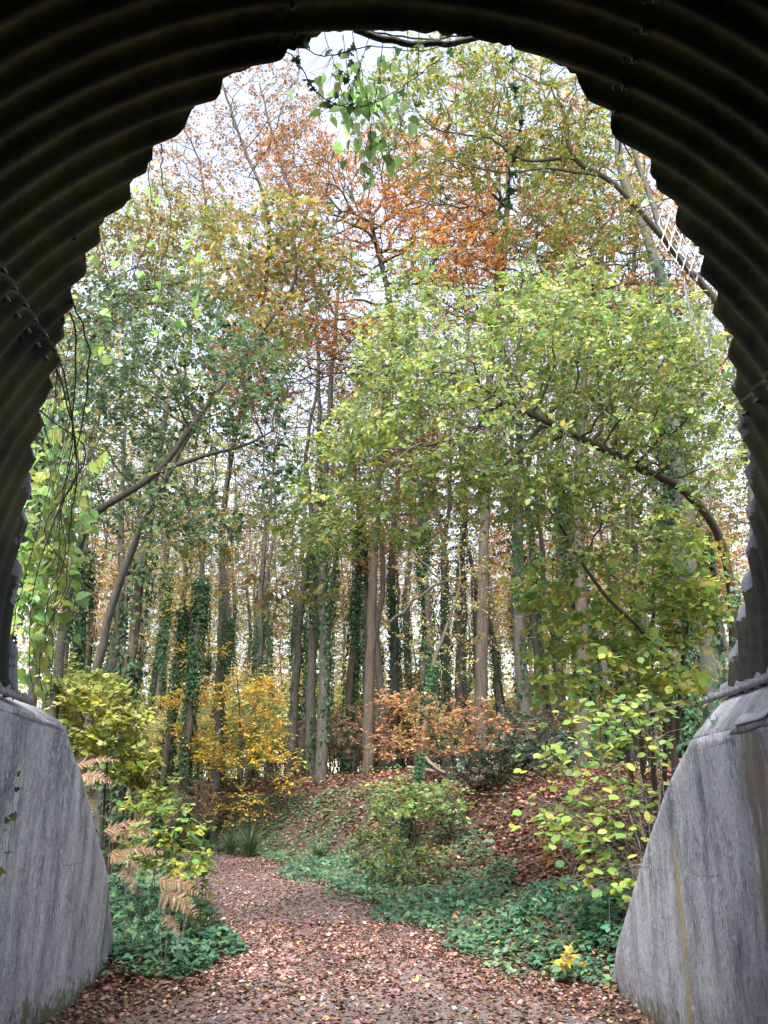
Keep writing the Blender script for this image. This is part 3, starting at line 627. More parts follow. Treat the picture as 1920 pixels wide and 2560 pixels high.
# saplings and shrubs
plant('golden_sapling', 'young beech in layered golden yellow leaf by the bend of the path', 'sapling', 31,
      [([G(528, 29), P(522, 1640, 29), P(515, 1500, 29), P(510, 1420, 29)], .06, .015), ([G(440, 29.5), P(425, 1600, 29.5), P(415, 1400, 29.5), P(410, 1290, 29.5)], .045, .012)],
      [(470, 1590, 28.4, 110, 40, 1.26), (540, 1510, 28.5, 80, 70, 1.26, 1.1), (400, 1510, 28.7, 80, 25, 1.12), (460, 1640, 28.5, 70, 30, 1.12), (590, 1640, 28.1, 90, 16, 1.12), (640, 1690, 28.1, 60, 14, 0.84, .8), (520, 1740, 28.1, 70, 28, 0.98), (415, 1300, 29.6, 50, 40, 0.84, .8), (430, 1400, 29.2, 60, 40, 0.84, .7), (560, 1580, 28.1, 60, 30, 0.84)],
      .24, 7.5, .1, 'dia', GOLD, [4, 4, 2, 2.5, 1], per=3, nl=6, slen=.4, bark=M_DARKTWIG, tmat=M_DARKTWIG, flat=3.2, droop=.03, rtip=.005, lowfree=.3, trop=-.02)
plant('copper_sapling', 'young beech in layered coppery pink leaf in front of the log pile', 'sapling', 32,
      [([G(972, 20), P(968, 1690, 20), P(950, 1620, 20), P(925, 1560, 20), P(880, 1500, 20)], .04, .01), ([P(950, 1620, 20), P(990, 1570, 20), P(1010, 1520, 19.9)], .012, .006)],
      [(930, 1610, 19.9, 130, 22, .8, 1.1), (870, 1515, 19.9, 90, 22, .7), (990, 1545, 19.9, 90, 40, .7), (850, 1570, 19.9, 90, 16, .6), (1030, 1615, 19.8, 70, 10, .5, 1.1), (1080, 1560, 19.8, 60, 30, .5, .9), (820, 1620, 19.8, 60, 16, .6), (930, 1560, 19.9, 80, 16, .6)],
      .17, 8, .08, 'dia', COPPER, [4, 4, 3, 2, 2], per=3, nl=6, slen=.3, bark=M_DARKTWIG, tmat=M_DARKTWIG, flat=3.5, droop=.02, rtip=.003, trop=-.02)
plant('maple_shrub', 'low flat topped shrub with pale green leaves on the leafy bank', 'shrub', 33,
      [([G(893, 19.4), P(897, 1770, 19.4), P(890, 1740, 19.4)], .025, .01), ([G(985, 19.6), P(955, 1780, 19.6), P(930, 1735, 19.3)], .025, .01)],
      [(900, 1735, 19.2, 120, 28, .6, 1.2), (850, 1700, 19.3, 60, 20, .5), (960, 1755, 19.2, 60, 20, .5), (930, 1705, 19.4, 70, 18, .5)],
      .16, 30, .085, 'maple', [(.3, .4, .13), (.2, .31, .11), (.45, .46, .11), (.24, .36, .14)], per=3, nl=5, slen=.26, bark=M_DARKTWIG, tmat=M_DARKTWIG, flat=2.6, rtip=.003, lowfree=.5)
plant('bank_hawthorn', 'small twiggy shrub with dull green and yellow leaves among the brambles', 'shrub', 34,
      [([G(880, 17.2), P(880, 1870, 17.2), P(870, 1840, 17.1)], .012, .006)],
      [(870, 1855, 17, 100, 40, .5, 1.2), (800, 1800, 17.3, 60, 30, .4, .8), (930, 1890, 16.8, 60, 25, .4)],
      .14, 40, .065, 'oval', [(.1, .16, .05), (.15, .2, .06), (.3, .28, .06), (.07, .12, .045)], per=3, nl=6, slen=.15, bark=M_DARKTWIG, tmat=M_DARKTWIG, rtip=.0025)
plant('lime_maple', 'young maple with bright lime yellow leaves behind the streaked wall', 'shrub', 35,
      [([G(235, 12.4), P(230, 1650, 12.4), P(220, 1540, 12.3)], .025, .008), ([G(300, 12.6), P(290, 1650, 12.6), P(270, 1600, 12.5)], .02, .008)],
      [(200, 1500, 12, 90, 40, .6, 1.2), (250, 1560, 12, 70, 50, .6, 1.1), (170, 1590, 12, 60, 50, .5), (285, 1640, 12.1, 50, 40, .5), (140, 1470, 12, 50, 30, .4), (330, 1710, 12.2, 40, 40, .4, .6)],
      .13, 75, .07, 'maple', MAPLE, per=4, nl=5, slen=.22, bark=M_DARKTWIG, tmat=M_DARKTWIG, rtip=.003)
plant('holly_bush', 'dark evergreen bush at the top of the leafy bank', 'shrub', 36,
      [([G(1080, 22), P(1080, 1650, 22), P(1078, 1600, 22)], .05, .02), ([G(1160, 22), P(1165, 1660, 22), P(1168, 1600, 22)], .05, .02)],
      [(1060, 1640, 21.6, 90, 60, 1.2), (1130, 1650, 21.6, 100, 60, 1.2), (1190, 1630, 22, 70, 50, 1.2), (1100, 1580, 22, 60, 40, 1)],
      .26, 55, .1, 'dia', [(.035, .065, .04), (.05, .085, .05), (.025, .045, .03), (.09, .12, .07)], per=3, nl=7, slen=.4, bark=M_DARKTWIG, tmat=M_DARKTWIG, lmat=M_EVER, rtip=.006)
plant('coppice_hazel', 'clump of many pale straight stems behind the yellow streaked wall, sparse yellow leaves', 'tree', 37,
      [([G(1400+dx*.4, 13.4+.1*k), P(1395+dx*.7, 1600, 13.4), P(1390+dx, 1350, 13.3), P(1380+dx*1.7, 1050, 13.2)], .045, .02) for k, dx in enumerate((-60, -15, 20, 60, 95))],
      [(1270, 1330, 12.4, 150, 110, .9, .8), (1370, 1450, 12.2, 140, 90, .9, .8), (1250, 1470, 12.2, 120, 60, .8, .7), (1480, 1250, 12.6, 90, 160, .9, .7), (1200, 1250, 12.6, 110, 70, .8, .6)],
      .2, 50, .095, 'round', HAZEL, [2, 3, 4, 1, 2], per=2, nl=5, slen=.28, bark=M_BARKB, rtip=.0035, lowfree=.25)
plant('amber_seedling', 'tiny seedling with a few amber leaves on the brown leaf slope', 'sapling', 38,
      [([G(1195, 14.6), P(1193, 1850, 14.6), P(1190, 1830, 14.6)], .008, .004)], [(1195, 1815, 14.5, 45, 16, .2, 1), (1180, 1850, 14.5, 25, 14, .15, .6)], .08, 60, .06, 'oval', [(.5, .26, .06), (.55, .34, .1)], per=2, nl=4, slen=.12, bark=M_DARKTWIG, rtip=.002)
plant('yellow_seedling', 'small seedling with clear yellow leaves beside the foot of the bramble bank', 'sapling', 39,
      [([G(1235, 9.9), P(1236, 2085, 9.9), P(1232, 2070, 9.9)], .006, .003)], [(1232, 2075, 9.85, 35, 22, .15, 1.3)], .06, 70, .06, 'oval', [(.62, .5, .06), (.6, .42, .08)], per=2, nl=4, slen=.1, bark=M_DARKTWIG, rtip=.002)

# ------------------------------------------------------------------ single leaves that can be picked apart
LV = {}
def leaf_variant(shape, col, mat, wid=1.0):
    k = (shape, tuple(np.round(col, 3)), mat.name, wid)
    if k not in LV:
        V, Fs, C = leaves(np.zeros((1, 3)), np.array([[1., 0, 0]]), np.array([[0, 0, 1.]]), 1.0, shape, np.array([col]), wid); LV[k] = mesh_of('leaf', V, Fs, mat, C)
    return LV[k]
def leaf_parts(e, rs, pos, d, nn, L, shape, colors, mat, wid=1.0, name='leaf', nvar=14):
    cs = pal(rs, colors, nvar)
    for q in range(len(pos)):
        dd = Vector(d[q]).normalized(); s_ = Vector(nn[q]).cross(dd).normalized(); n2 = dd.cross(s_)
        o = bpy.data.objects.new(name, leaf_variant(shape, cs[rs.integers(nvar)], mat, wid)); COL.objects.link(o); o.parent = e
        L_ = float(L[q]); M_ = Matrix((dd, s_, n2)).transposed()
        o.rotation_euler = M_.to_euler(); o.location = Vector(pos[q])-e.location; o.scale = (L_, L_, L_)
def stem_mesh(e, lines, mat, name='stem'):
    if len(lines) <= 22:
        for ln in lines: V, Fq = tubes([ln]); mk(name, V, [Fq], mat, e, smooth=True)
        return
    V, Fq = tubes(lines); return mk(name, V, [Fq], mat, e, smooth=True, kind='stuff')
def along(rs, lines, n, jit=.0):
    Q, D = [], []
    for p, _ in lines:
        Q.append(p[:-1]); D.append(p[1:]-p[:-1])
    Q = np.concatenate(Q); D = np.concatenate(D); wl = np.linalg.norm(D, axis=1); k = rs.choice(len(Q), n, p=wl/wl.sum())
    return Q[k]+D[k]*rs.random((n, 1))+rs.normal(0, jit, (n, 3)), nrm(D[k])
def rope(pts, r0, r1, step=.06, wob=.004, rs=RS):
    q = catmull(pts, step); q[1:-1] += rs.normal(0, wob, (len(q)-2, 3)); return q, np.linspace(r0, r1, len(q))

# hazel bush: round leaves in flat sprays by the right wall's nose
rs = np.random.default_rng(51)
e = empty('hazel_bush', G(1400, 10.6), 'hazel bush with large round green and yellow leaves against the yellow streaked wall', 'shrub')
stl = []; tipl = []
root = G(1400, 10.6)
for (px, py, d) in [(1180, 1640, 10.6), (1150, 1720, 10.5), (1200, 1760, 10.4), (1240, 1560, 10.7), (1300, 1620, 10.4), (1260, 1700, 10.3), (1210, 1810, 10.4), (1330, 1530, 10.6), (1290, 1800, 10.3), (1380, 1680, 10.3), (1330, 1880, 10.3), (1400, 1540, 10.5), (1340, 1740, 10.2), (1420, 1610, 10.4), (1250, 1880, 10.4)]:
    tp = P(px, py, d); mid = root*.45+tp*.55+np.array([.1, .05, .35]); ln = rope([root+rs.normal(0, .08, 3)*[1, 1, 0], root*.75+tp*.25+np.array([.05, 0, .3]), mid, tp], .014, .003, .08, .006, rs)
    stl.append(ln); tipl.append(ln)
    q = ln[0]
    for s_ in range(3):
        k = int(len(q)*rs.uniform(.45, .85)); a = q[k]; b_ = a+np.array([rs.normal(-.12, .22), rs.normal(0, .15), rs.normal(.04, .1)]); sub = rope([a, (a+b_)/2+[0, 0, .04], b_], .004, .002, .07, .003, rs); stl.append(sub); tipl.append(sub)
stem_mesh(e, stl, M_TWIG)
n_ = 290; tiers = [(1215, 1640, 70, 14), (1290, 1600, 90, 16), (1190, 1770, 60, 12), (1250, 1735, 90, 16), (1290, 1690, 80, 16), (1340, 1560, 70, 18), (1400, 1520, 60, 20), (1230, 1810, 70, 12), (1320, 1790, 70, 20), (1380, 1620, 60, 30), (1310, 1860, 50, 22), (1370, 1720, 60, 30), (1260, 1560, 70, 22), (1330, 1915, 60, 14)]
k = rs.integers(0, len(tiers), n_); p_ = np.array([P(rs.normal(tiers[a][0], tiers[a][2]*.62), rs.normal(tiers[a][1], tiers[a][3]), rs.uniform(10.1, 10.9)) for a in k])
hz = rs.normal(0, 1, (n_, 3)); hz[:, 2] *= .25; ld = nrm(nrm(hz)+np.array([-.4, -.1, -.3])); leaf_parts(e, rs, p_, ld, nrm(np.array([0, -.45, 1.])+rs.normal(0, .3, (n_, 3))), rs.uniform(.075, .13, n_), 'round', [HAZEL[0], HAZEL[1], HAZEL[3], HAZEL[0], HAZEL[1], HAZEL[2]], M_LEAF, nvar=20)
m_ = 320; k = rs.integers(0, len(tiers), m_); p2 = np.array([P(rs.normal(tiers[a][0]+15, tiers[a][2]*.8), rs.normal(tiers[a][1], tiers[a][3]*1.3), rs.uniform(10.4, 11.4)) for a in k]); hz = rs.normal(0, 1, (m_, 3)); hz[:, 2] *= .25
V, Fs, C = leaves(p2, nrm(hz)+np.array([-.3, -.1, -.3]), nrm(np.array([0, -.45, 1.])+rs.normal(0, .3, (m_, 3))), rs.uniform(.07, .12, m_), 'round', pal(rs, HAZEL, m_)); mk('foliage', V, Fs, M_LEAF, e, C, kind='stuff')
p_ = np.concatenate([p_, p2])
sh = []
for a in p_:
    j = min(range(len(stl)), key=lambda q: np.linalg.norm(stl[q][0]-a, axis=1).min()); b_ = stl[j][0][np.argmin(np.linalg.norm(stl[j][0]-a, axis=1))]
    sh.append((np.array([b_, (a+b_)/2+[0, 0, .03], a]), np.array([.003, .0025, .0015])))
stem_mesh(e, sh, M_TWIG, 'leaf_stalks')

# creeper hanging along the arch edge over the bracken side
rs = np.random.default_rng(52)
top = arch_pt(np.array(-50.), np.array(5.25)).ravel()
e = empty('hanging_creeper', arch_pt(np.array(-50.), np.array(5.3), .04).ravel(), 'creeper with heart shaped lime green leaves hanging down the edge of the steel arch', 'climbing plant')
ls = []
for q in range(5):
    a0 = -48-rs.uniform(0, 16); pts = []
    pts.append(arch_pt(np.array(a0+3), np.array(float(mouth(a0+3))-.03), -.02).ravel())
    for a in np.linspace(a0, -101, 6):
        p0 = arch_pt(np.array(a), np.array(float(mouth(a)))).ravel(); pts.append(p0+np.array([.06+.3*rs.random()*(abs(a) > 60), .1+.25*rs.random(), rs.normal(0, .05)]))
    ls.append(rope(pts, .007, .003, .12, .005, rs))
stem_mesh(e, ls, M_DARKTWIG)
n_ = 290
px = np.concatenate([rs.normal(110, 36, n_)]); py = rs.triangular(840, 1180, 1530, n_); px = px-np.clip((py-1150)*.13, -10, 45)-np.clip((950-py)*.1, 0, 20)
dd = rs.uniform(7.0, 7.9, n_); p_ = np.array([P(a, b_, c_) for a, b_, c_ in zip(px, py, dd)])
hz = rs.normal(0, .6, (n_, 3)); ld = nrm(hz+np.array([.35, -.1, -.55]))
leaf_parts(e, rs, p_, ld, nrm(np.stack([rs.normal(0, .5, n_), rs.normal(-.5, .4, n_), rs.uniform(.3, 1, n_)], -1)), rs.uniform(.08, .15, n_), 'heart', [(.2, .34, .06), (.28, .39, .07), (.14, .27, .06), (.17, .31, .1), (.36, .4, .08)], M_LEAF, nvar=20)
# short side shoots carrying those leaves
sh = []
for q in range(0, n_, 3):
    a = p_[q]; k = rs.integers(len(ls)); b_ = ls[k][0][np.argmin(np.abs(ls[k][0][:, 2]-a[2]-.12))]
    sh.append((np.array([b_, (a+b_)/2+[0, 0, .04], a]), np.array([.0025, .002, .0015])))
m_ = 330; px = rs.normal(105, 42, m_); py = rs.triangular(820, 1150, 1540, m_); px = px-np.clip((py-1150)*.13, -10, 45); p2 = np.array([P(a, b_, c_) for a, b_, c_ in zip(px, py, rs.uniform(7.3, 8.3, m_))])
V, Fs, C = leaves(p2, nrm(rs.normal(0, .6, (m_, 3))+np.array([.3, -.1, -.6])), nrm(np.stack([rs.normal(0, .5, m_), rs.normal(-.5, .4, m_), rs.uniform(.3, 1, m_)], -1)), rs.uniform(.07, .13, m_), 'heart', pal(rs, [(.2, .32, .06), (.13, .24, .06), (.28, .36, .07)], m_)); mk('foliage', V, Fs, M_LEAF, e, C, kind='stuff')
for q in range(0, m_, 4):
    a = p2[q]; k = rs.integers(len(ls)); b_ = ls[k][0][np.argmin(np.abs(ls[k][0][:, 2]-a[2]-.1))]; sh.append((np.array([b_, (a+b_)/2+[0, 0, .04], a]), np.array([.0025, .002, .0015])))
stem_mesh(e, sh, M_TWIG, 'shoots')

# leaves hanging from the crown of the arch
rs = np.random.default_rng(53)
e = empty('hanging_clematis', arch_pt(np.array(-3.), np.array(3.86), .03).ravel(), 'pale backlit climber leaves hanging from the top of the arch', 'climbing plant')
ls = []
for (x0, y0, x1, y1) in [(700, 80, 760, 260), (760, 75, 800, 400), (830, 70, 790, 330), (880, 75, 840, 360), (800, 75, 740, 250), (905, 80, 900, 300), (990, 90, 1000, 130)]:
    ls.append(rope([P(x0, y0-12, 3.9), P((x0+x1)/2+rs.normal(0, 12), (y0+y1)/2, 3.98), P(x1, y1, 4.02)], .003, .0015, .05, .003, rs))
stem_mesh(e, ls, M_DARKTWIG)
n_ = 195; cl = [(800, 240, 40, 40), (800, 320, 36, 34), (740, 220, 30, 40), (770, 170, 50, 36), (850, 320, 25, 30), (820, 130, 70, 22), (1000, 120, 26, 14), (800, 370, 26, 22), (915, 290, 14, 10)]
k = rs.choice(len(cl), n_, p=np.array([6, 6, 4, 4, 3, 3, 1.5, 3, .8])/31.3); p_ = np.array([P(rs.normal(cl[a][0], cl[a][2]), rs.normal(cl[a][1], cl[a][3]), rs.uniform(3.92, 4.25)) for a in k])
p_[:, 2] = np.minimum(p_[:, 2], 5.82)
ld = nrm(rs.normal(0, .5, (n_, 3))+np.array([0, .1, -.9])); leaf_parts(e, rs, p_, ld, nrm(np.stack([rs.normal(0, .6, n_), -np.ones(n_)*.7, rs.normal(.2, .5, n_)], -1)), rs.uniform(.045, .085, n_), 'heart', [(.36, .56, .14), (.42, .6, .18), (.46, .6, .26), (.28, .5, .1)], M_THIN, .85, nvar=16)
sh = [(np.array([ls[j][0][np.argmin(np.linalg.norm(ls[j][0]-a, axis=1))], a]), np.array([.0015, .001])) for a in p_ for j in [int(np.argmin([np.linalg.norm(l_[0]-a, axis=1).min() for l_ in ls]))]]
stem_mesh(e, sh, M_TWIG, 'leaf_stalks')
# ivy along the crown edge and one trailing strand
rs = np.random.default_rng(54)
def ivy_plant(name, label, lines, n, L, cols, base, jit=.03, up=.2):
    e = empty(name, base, label, 'ivy'); stem_mesh(e, lines, M_DARKTWIG)
    p_, d_ = along(rs, lines, n, jit); ld = nrm(rs.normal(0, .7, (n, 3))+np.array([0, 0, -.6]))
    leaf_parts(e, rs, p_, ld, nrm(np.stack([rs.normal(0, .5, n), -np.ones(n)*.6, rs.normal(up, .5, n)], -1)), rs.uniform(.7, 1.25, n)*L, 'ivy', cols, M_LEAF, nvar=10)
    return e
IVY = [(.06, .15, .05), (.08, .19, .06), (.05, .12, .045)]
l1 = [rope([P(600, 105, 3.95), P(640, 130, 3.95), P(690, 205, 3.95), P(770, 232, 3.98), P(850, 200, 4.0), P(960, 120, 3.95)], .004, .003, .04, .003, rs),
      rope([P(640, 95, 3.92), P(700, 120, 3.93), P(800, 100, 3.9), P(900, 110, 3.9), P(1000, 90, 3.88)], .004, .003, .04, .003, rs), rope([P(740, 75, 3.9), P(750, 150, 3.96), P(760, 230, 3.98)], .003, .002, .04, .003, rs)]
ivy_plant('crown_ivy', 'dark star leaved ivy looping across the top of the arch', l1, 58, .05, IVY, P(760, 62, 3.86), .02)
l2 = [rope([P(1105, 98, 3.9), P(1112, 190, 3.97), P(1125, 260, 3.99), P(1110, 340, 4.01), P(1100, 440, 4.02)], .003, .0015, .04, .003, rs)]
ivy_plant('trailing_ivy', 'single trailing strand of ivy hanging before the pale bare branches', l2, 32, .045, IVY, P(1105, 92, 3.86), .012)
e = empty('vine_stem', P(770, 66, 3.87), 'thick dark vine stem bowed across the top of the tunnel mouth', 'vine')
stem_mesh(e, [rope([P(765, 62, 3.88), P(830, 85, 3.9), P(910, 97, 3.92), P(980, 92, 3.91), P(1045, 78, 3.9)], .022, .017, .05, .004, rs), rope([P(780, 62, 3.9), P(850, 76, 3.95), P(930, 84, 3.97), P(1010, 76, 3.95)], .008, .006, .05, .004, rs)], M_DARKTWIG)
# looping vines by the left of the mouth
rs = np.random.default_rng(55)
e = empty('looping_vine', arch_pt(np.array(-33.), np.array(4.5), .02).ravel(), 'bare dark vines looping down from the arch edge over the bracken side', 'vine')
loops = [([(322, 395), (325, 450), (318, 520), (295, 580), (262, 640), (215, 690), (165, 695)], .0045, 5.0), ([(352, 405), (368, 440), (364, 520), (330, 600), (285, 640)], .005, 5.1), ([(640, 170), (560, 250), (450, 350), (366, 420)], .004, 5.2), ([(364, 520), (345, 640), (310, 760), (240, 900), (150, 1080)], .004, 5.6),
         ([(262, 640), (285, 740), (300, 860), (330, 960)], .003, 5.4), ([(180, 750), (165, 840), (130, 1000), (95, 1120)], .004, 6.2), ([(20, 1010), (60, 950), (100, 980), (120, 1080)], .004, 6.2), ([(40, 1180), (60, 1000), (110, 1020), (40, 1300), (10, 1500)], .005, 6.5)]
anch = {0: -30, 1: -28, 2: -9, 3: None, 4: None, 5: -58, 6: -72, 7: -78}
stem_mesh(e, [rope(([arch_pt(np.array(float(anch[i])), np.array(float(mouth(anch[i]))-.03), -.01).ravel()] if anch.get(i) else [])+[P(a, b_, d+.05*k) for k, (a, b_) in enumerate(pp)], r, r*.6, .06, .004, rs) for i, (pp, r, d) in enumerate(loops)], M_DARKTWIG)
n_ = 46; px = rs.choice([300, 335, 350, 380, 250, 230, 200, 410], n_)+rs.normal(0, 18, n_); py = rs.choice([430, 470, 520, 640, 680, 720, 760, 560], n_)+rs.normal(0, 26, n_)
p_ = np.array([P(a, b_, 5.6+rs.random()*.5) for a, b_ in zip(px, py)]); ld = nrm(rs.normal(0, .6, (n_, 3))+np.array([0, 0, -.6]))
leaf_parts(e, rs, p_, ld, nrm(rs.normal(0, .5, (n_, 3))+np.array([0, -.4, .6])), rs.uniform(.06, .1, n_), 'heart', [(.22, .4, .07), (.3, .42, .08)], M_LEAF)
sh = [(np.array([a+[0, 0, .25], a+[.01, 0, .12], a]), np.array([.002, .002, .001])) for a in p_]; stem_mesh(e, sh, M_DARKTWIG, 'leaf_stalks')
# ivy and grass spilling over the right wall's shoulder
rs = np.random.default_rng(56)
l3 = [rope([P(1590, 1380, 6.75), P(1570, 1480, 6.85), P(1530, 1540, 6.85), P(1490, 1590, 6.9), P(1470, 1620, 7.05)], .004, .002, .04, .006, rs), rope([P(1560, 1500, 6.7), P(1520, 1560, 6.7), P(1500, 1600, 6.82), P(1475, 1610, 7.0)], .004, .002, .04, .006, rs),
      rope([P(1545, 1540, 6.4), P(1555, 1585, 6.38), P(1560, 1600, 6.4), P(1590, 1625, 6.2)], .002, .001, .04, .004, rs), rope([P(1610, 1240, 6.3), P(1590, 1320, 6.7), P(1580, 1420, 6.8), P(1540, 1500, 6.95)], .003, .002, .04, .006, rs)]
ivy_plant('shoulder_ivy', 'small leaved ivy spilling over the sloping shoulder of the yellow streaked wall', l3, 150, .045, [(.06, .15, .08), (.09, .2, .11), (.05, .12, .06), (.13, .24, .13)], P(1555, 1505, 6.8), .045, .6)
l4 = [rope([P(15, 1560, 6.9), P(25, 1640, 7.2), P(40, 1600, 7.3), P(30, 1720, 7.0), P(15, 1880, 6.9)], .003, .0015, .05, .004, rs)]
ivy_plant('wall_ivy', 'few ivy leaves trailing down the top of the wall by the bracken', l4, 20, .06, [(.08, .18, .1), (.3, .34, .07)], P(15, 1550, 6.9), .03, .6)

# white plastic netting snagged on the steel edge
M_NET = plain_mat('white_plastic_net', (.6, .62, .64), (.78, .8, .82), 30, .4)
rs = np.random.default_rng(57)
e = empty('plastic_netting', P(1470, 450, 5.0), 'torn white plastic netting snagged on the steel edge', 'netting')
segs = []; rows, cols_ = 9, 5
def npt(i, j):
    px = 1412 + 19*j + 4.5*i + 1.5*math.sin(i*1.1+j); py = 448 + 19*i + 3*j - 2*math.sin(j*1.3+i*.6)
    return P(px+(9.5 if i % 2 else 0), py, 4.95+.03*math.sin(i*.9)+.03*j)
for i in range(rows):
    for j in range(cols_):
        if (i > 5 and j < 1) or (i < 2 and j > 2): continue
        a = npt(i, j)
        for (i2, j2) in ((i+1, j), (i+1, j+(1 if i % 2 else -1))):
            if -1 < j2 < cols_ and i2 < rows and not (i2 > 5 and j2 < 1) and not (i2 < 2 and j2 > 2):
                b_ = npt(i2, j2); segs.append((np.array([a, a*.75+b_*.25, a*.25+b_*.75, b_]), np.array([.0095, .0034, .0034, .0095])))
V, Fq = tubes(segs, 5); mk('mesh_sheet', V, [Fq], M_NET, e, smooth=True)
st = [rope([P(1478, 600, 5.3), P(1490, 660+5*k, 5.35), P(1500+8*k, 720+14*k, 5.4)], .002, .001, .05, .01, rs) for k in range(6)]
stem_mesh(e, st, M_NET, 'loose_strand')
M_RED = plain_mat('red_tape', (.3, .02, .015), (.45, .03, .02), 20, .5)
q = catmull([P(1572, 768, 5.35), P(1560, 790, 5.36), P(1555, 800, 5.3), P(1540, 815, 5.32)], .01); wv = np.array([.012, 0, .006])
V = np.concatenate([q-wv*np.abs(np.sin(np.arange(len(q))*.25+.6))[:, None], q+wv*np.abs(np.sin(np.arange(len(q))*.25+.6))[:, None]]); k = np.arange(len(q)-1)
ob = mk('red_tape', V, [np.stack([k, k+1, k+1+len(q), k+len(q)], -1)], M_RED); tag(ob, 'scrap of red tape caught on the steel edge', 'tape'); ob.modifiers.new('t', 'SOLIDIFY').thickness = .002

# ------------------------------------------------------------------ bracken
def frond(rs, L=.8):
    parts = []; n = 14; t = np.linspace(0, 1, 24); sp = np.stack([t*L, .03*L*np.sin(t*5), .14*L*np.sin(t*2.2)-.12*L*t*t], -1)
    V, Fq = tube(sp, np.linspace(.0045, .0012, 24), 3); parts.append((V, [Fq], (.22, .11, .06)))
    for k in range(n):
        u = .1+.88*k/n; c = np.array([np.interp(u, t, sp[:, a]) for a in range(3)]); pl = L*.34*(1-u)**.8*(.6+.4*min(1, u*5)) + .025
        for sg in (-1, 1):
            ax = nrm(np.array([.42+rs.normal(0, .1), sg, -.1+rs.normal(0, .14)])); pe = np.array([-ax[1], ax[0], 0])*sg; q = max(5, int(pl/.0125)); tv = (np.arange(q)+.3)/q
            dn = np.array([0, 0, -1])*(.1+rs.normal(0, .06))*pl
            rib = lambda w_: c + ax*(w_*pl)[:, None] + dn*(w_**2)[:, None]
            h = .46/q; col = pal(rs, [(.28, .155, .09), (.35, .21, .125), (.22, .115, .07), (.38, .26, .165)], 1)[0]
            V, Fq = tube(rib(np.array([0, .5, 1.])), [.0016, .0013, .0005], 3); parts.append((V, [Fq], col*.7))
            ln = (pl*.17*(1-tv*.75)+.007)
            for s2 in (-1, 1):
                A0, A1 = rib(tv-h), rib(tv+h); B = rib(tv) + pe*(s2*ln)[:, None] + ax*(ln*.35)[:, None] + rs.normal(0, .0035, (q, 3)) + np.array([0, 0, -.15])*ln[:, None]
                V = np.stack([A0, A1, B], 1).reshape(-1, 3); parts.append((V, [np.arange(q*3).reshape(-1, 3)], np.repeat(col[None]*rs.uniform(.75, 1.2, (q, 1)), 3, 0)))
    V, Fs, C = merge(parts); return mesh_of('frond', V, Fs, M_DEAD, C)
rs = np.random.default_rng(61); FR = [frond(rs) for _ in range(3)]
def bracken(label, base, fr, gr='dead bracken ferns'):
    e = empty('dead_bracken', base, label, 'fern', gr); st = []
    for (px, py, d, yaw, tilt, L) in fr:
        p0 = P(px, py, d); o = bpy.data.objects.new('frond', FR[rs.integers(3)]); COL.objects.link(o); o.parent = e
        o.location = Vector(p0)-e.location; o.rotation_euler = Matrix.Rotation(tilt, 3, 'Y').to_euler(); o.rotation_euler = (Matrix.Rotation(yaw, 3, 'Z') @ Matrix.Rotation(tilt, 3, 'Y') @ Matrix.Rotation(.42+rs.normal(0, .15), 3, 'X')).to_euler(); s_ = L/.8*.8; o.scale = (s_, s_, s_)
        b_ = np.array(base); st.append(rope([b_+rs.normal(0, .03, 3)*[1, 1, 0], b_*.5+p0*.5+[0, 0, .12], p0], .004, .003, .07, .004, rs))
    stem_mesh(e, st, M_TWIG, 'stalk'); return e
bracken('rusty pink bracken frond standing above the shoulder of the mossy footed wall', G(190, 11.4), [(158, 1655, 10.6, .12, -.12, .68), (165, 1680, 10.5, -.05, .1, .55), (170, 1725, 10.7, -.2, .5, .35)])
bracken('tan bracken fronds arching out over the brambles beside the mossy wall', G(235, 10.9), [(218, 1800, 10.2, .25, -.25, .6), (225, 1805, 10.3, 0, .0, .72), (228, 1850, 10.2, .1, -.05, .8), (232, 1850, 10.1, -.15, .35, .6), (262, 1870, 10.1, -.4, .9, .45)])
bracken('drooping tan bracken fronds touching the edge of the leafy path', G(335, 10.4), [(335, 1900, 9.8, .05, .3, .62), (342, 1925, 9.7, -.1, .5, .64), (352, 1975, 9.7, -.3, .75, .36)])

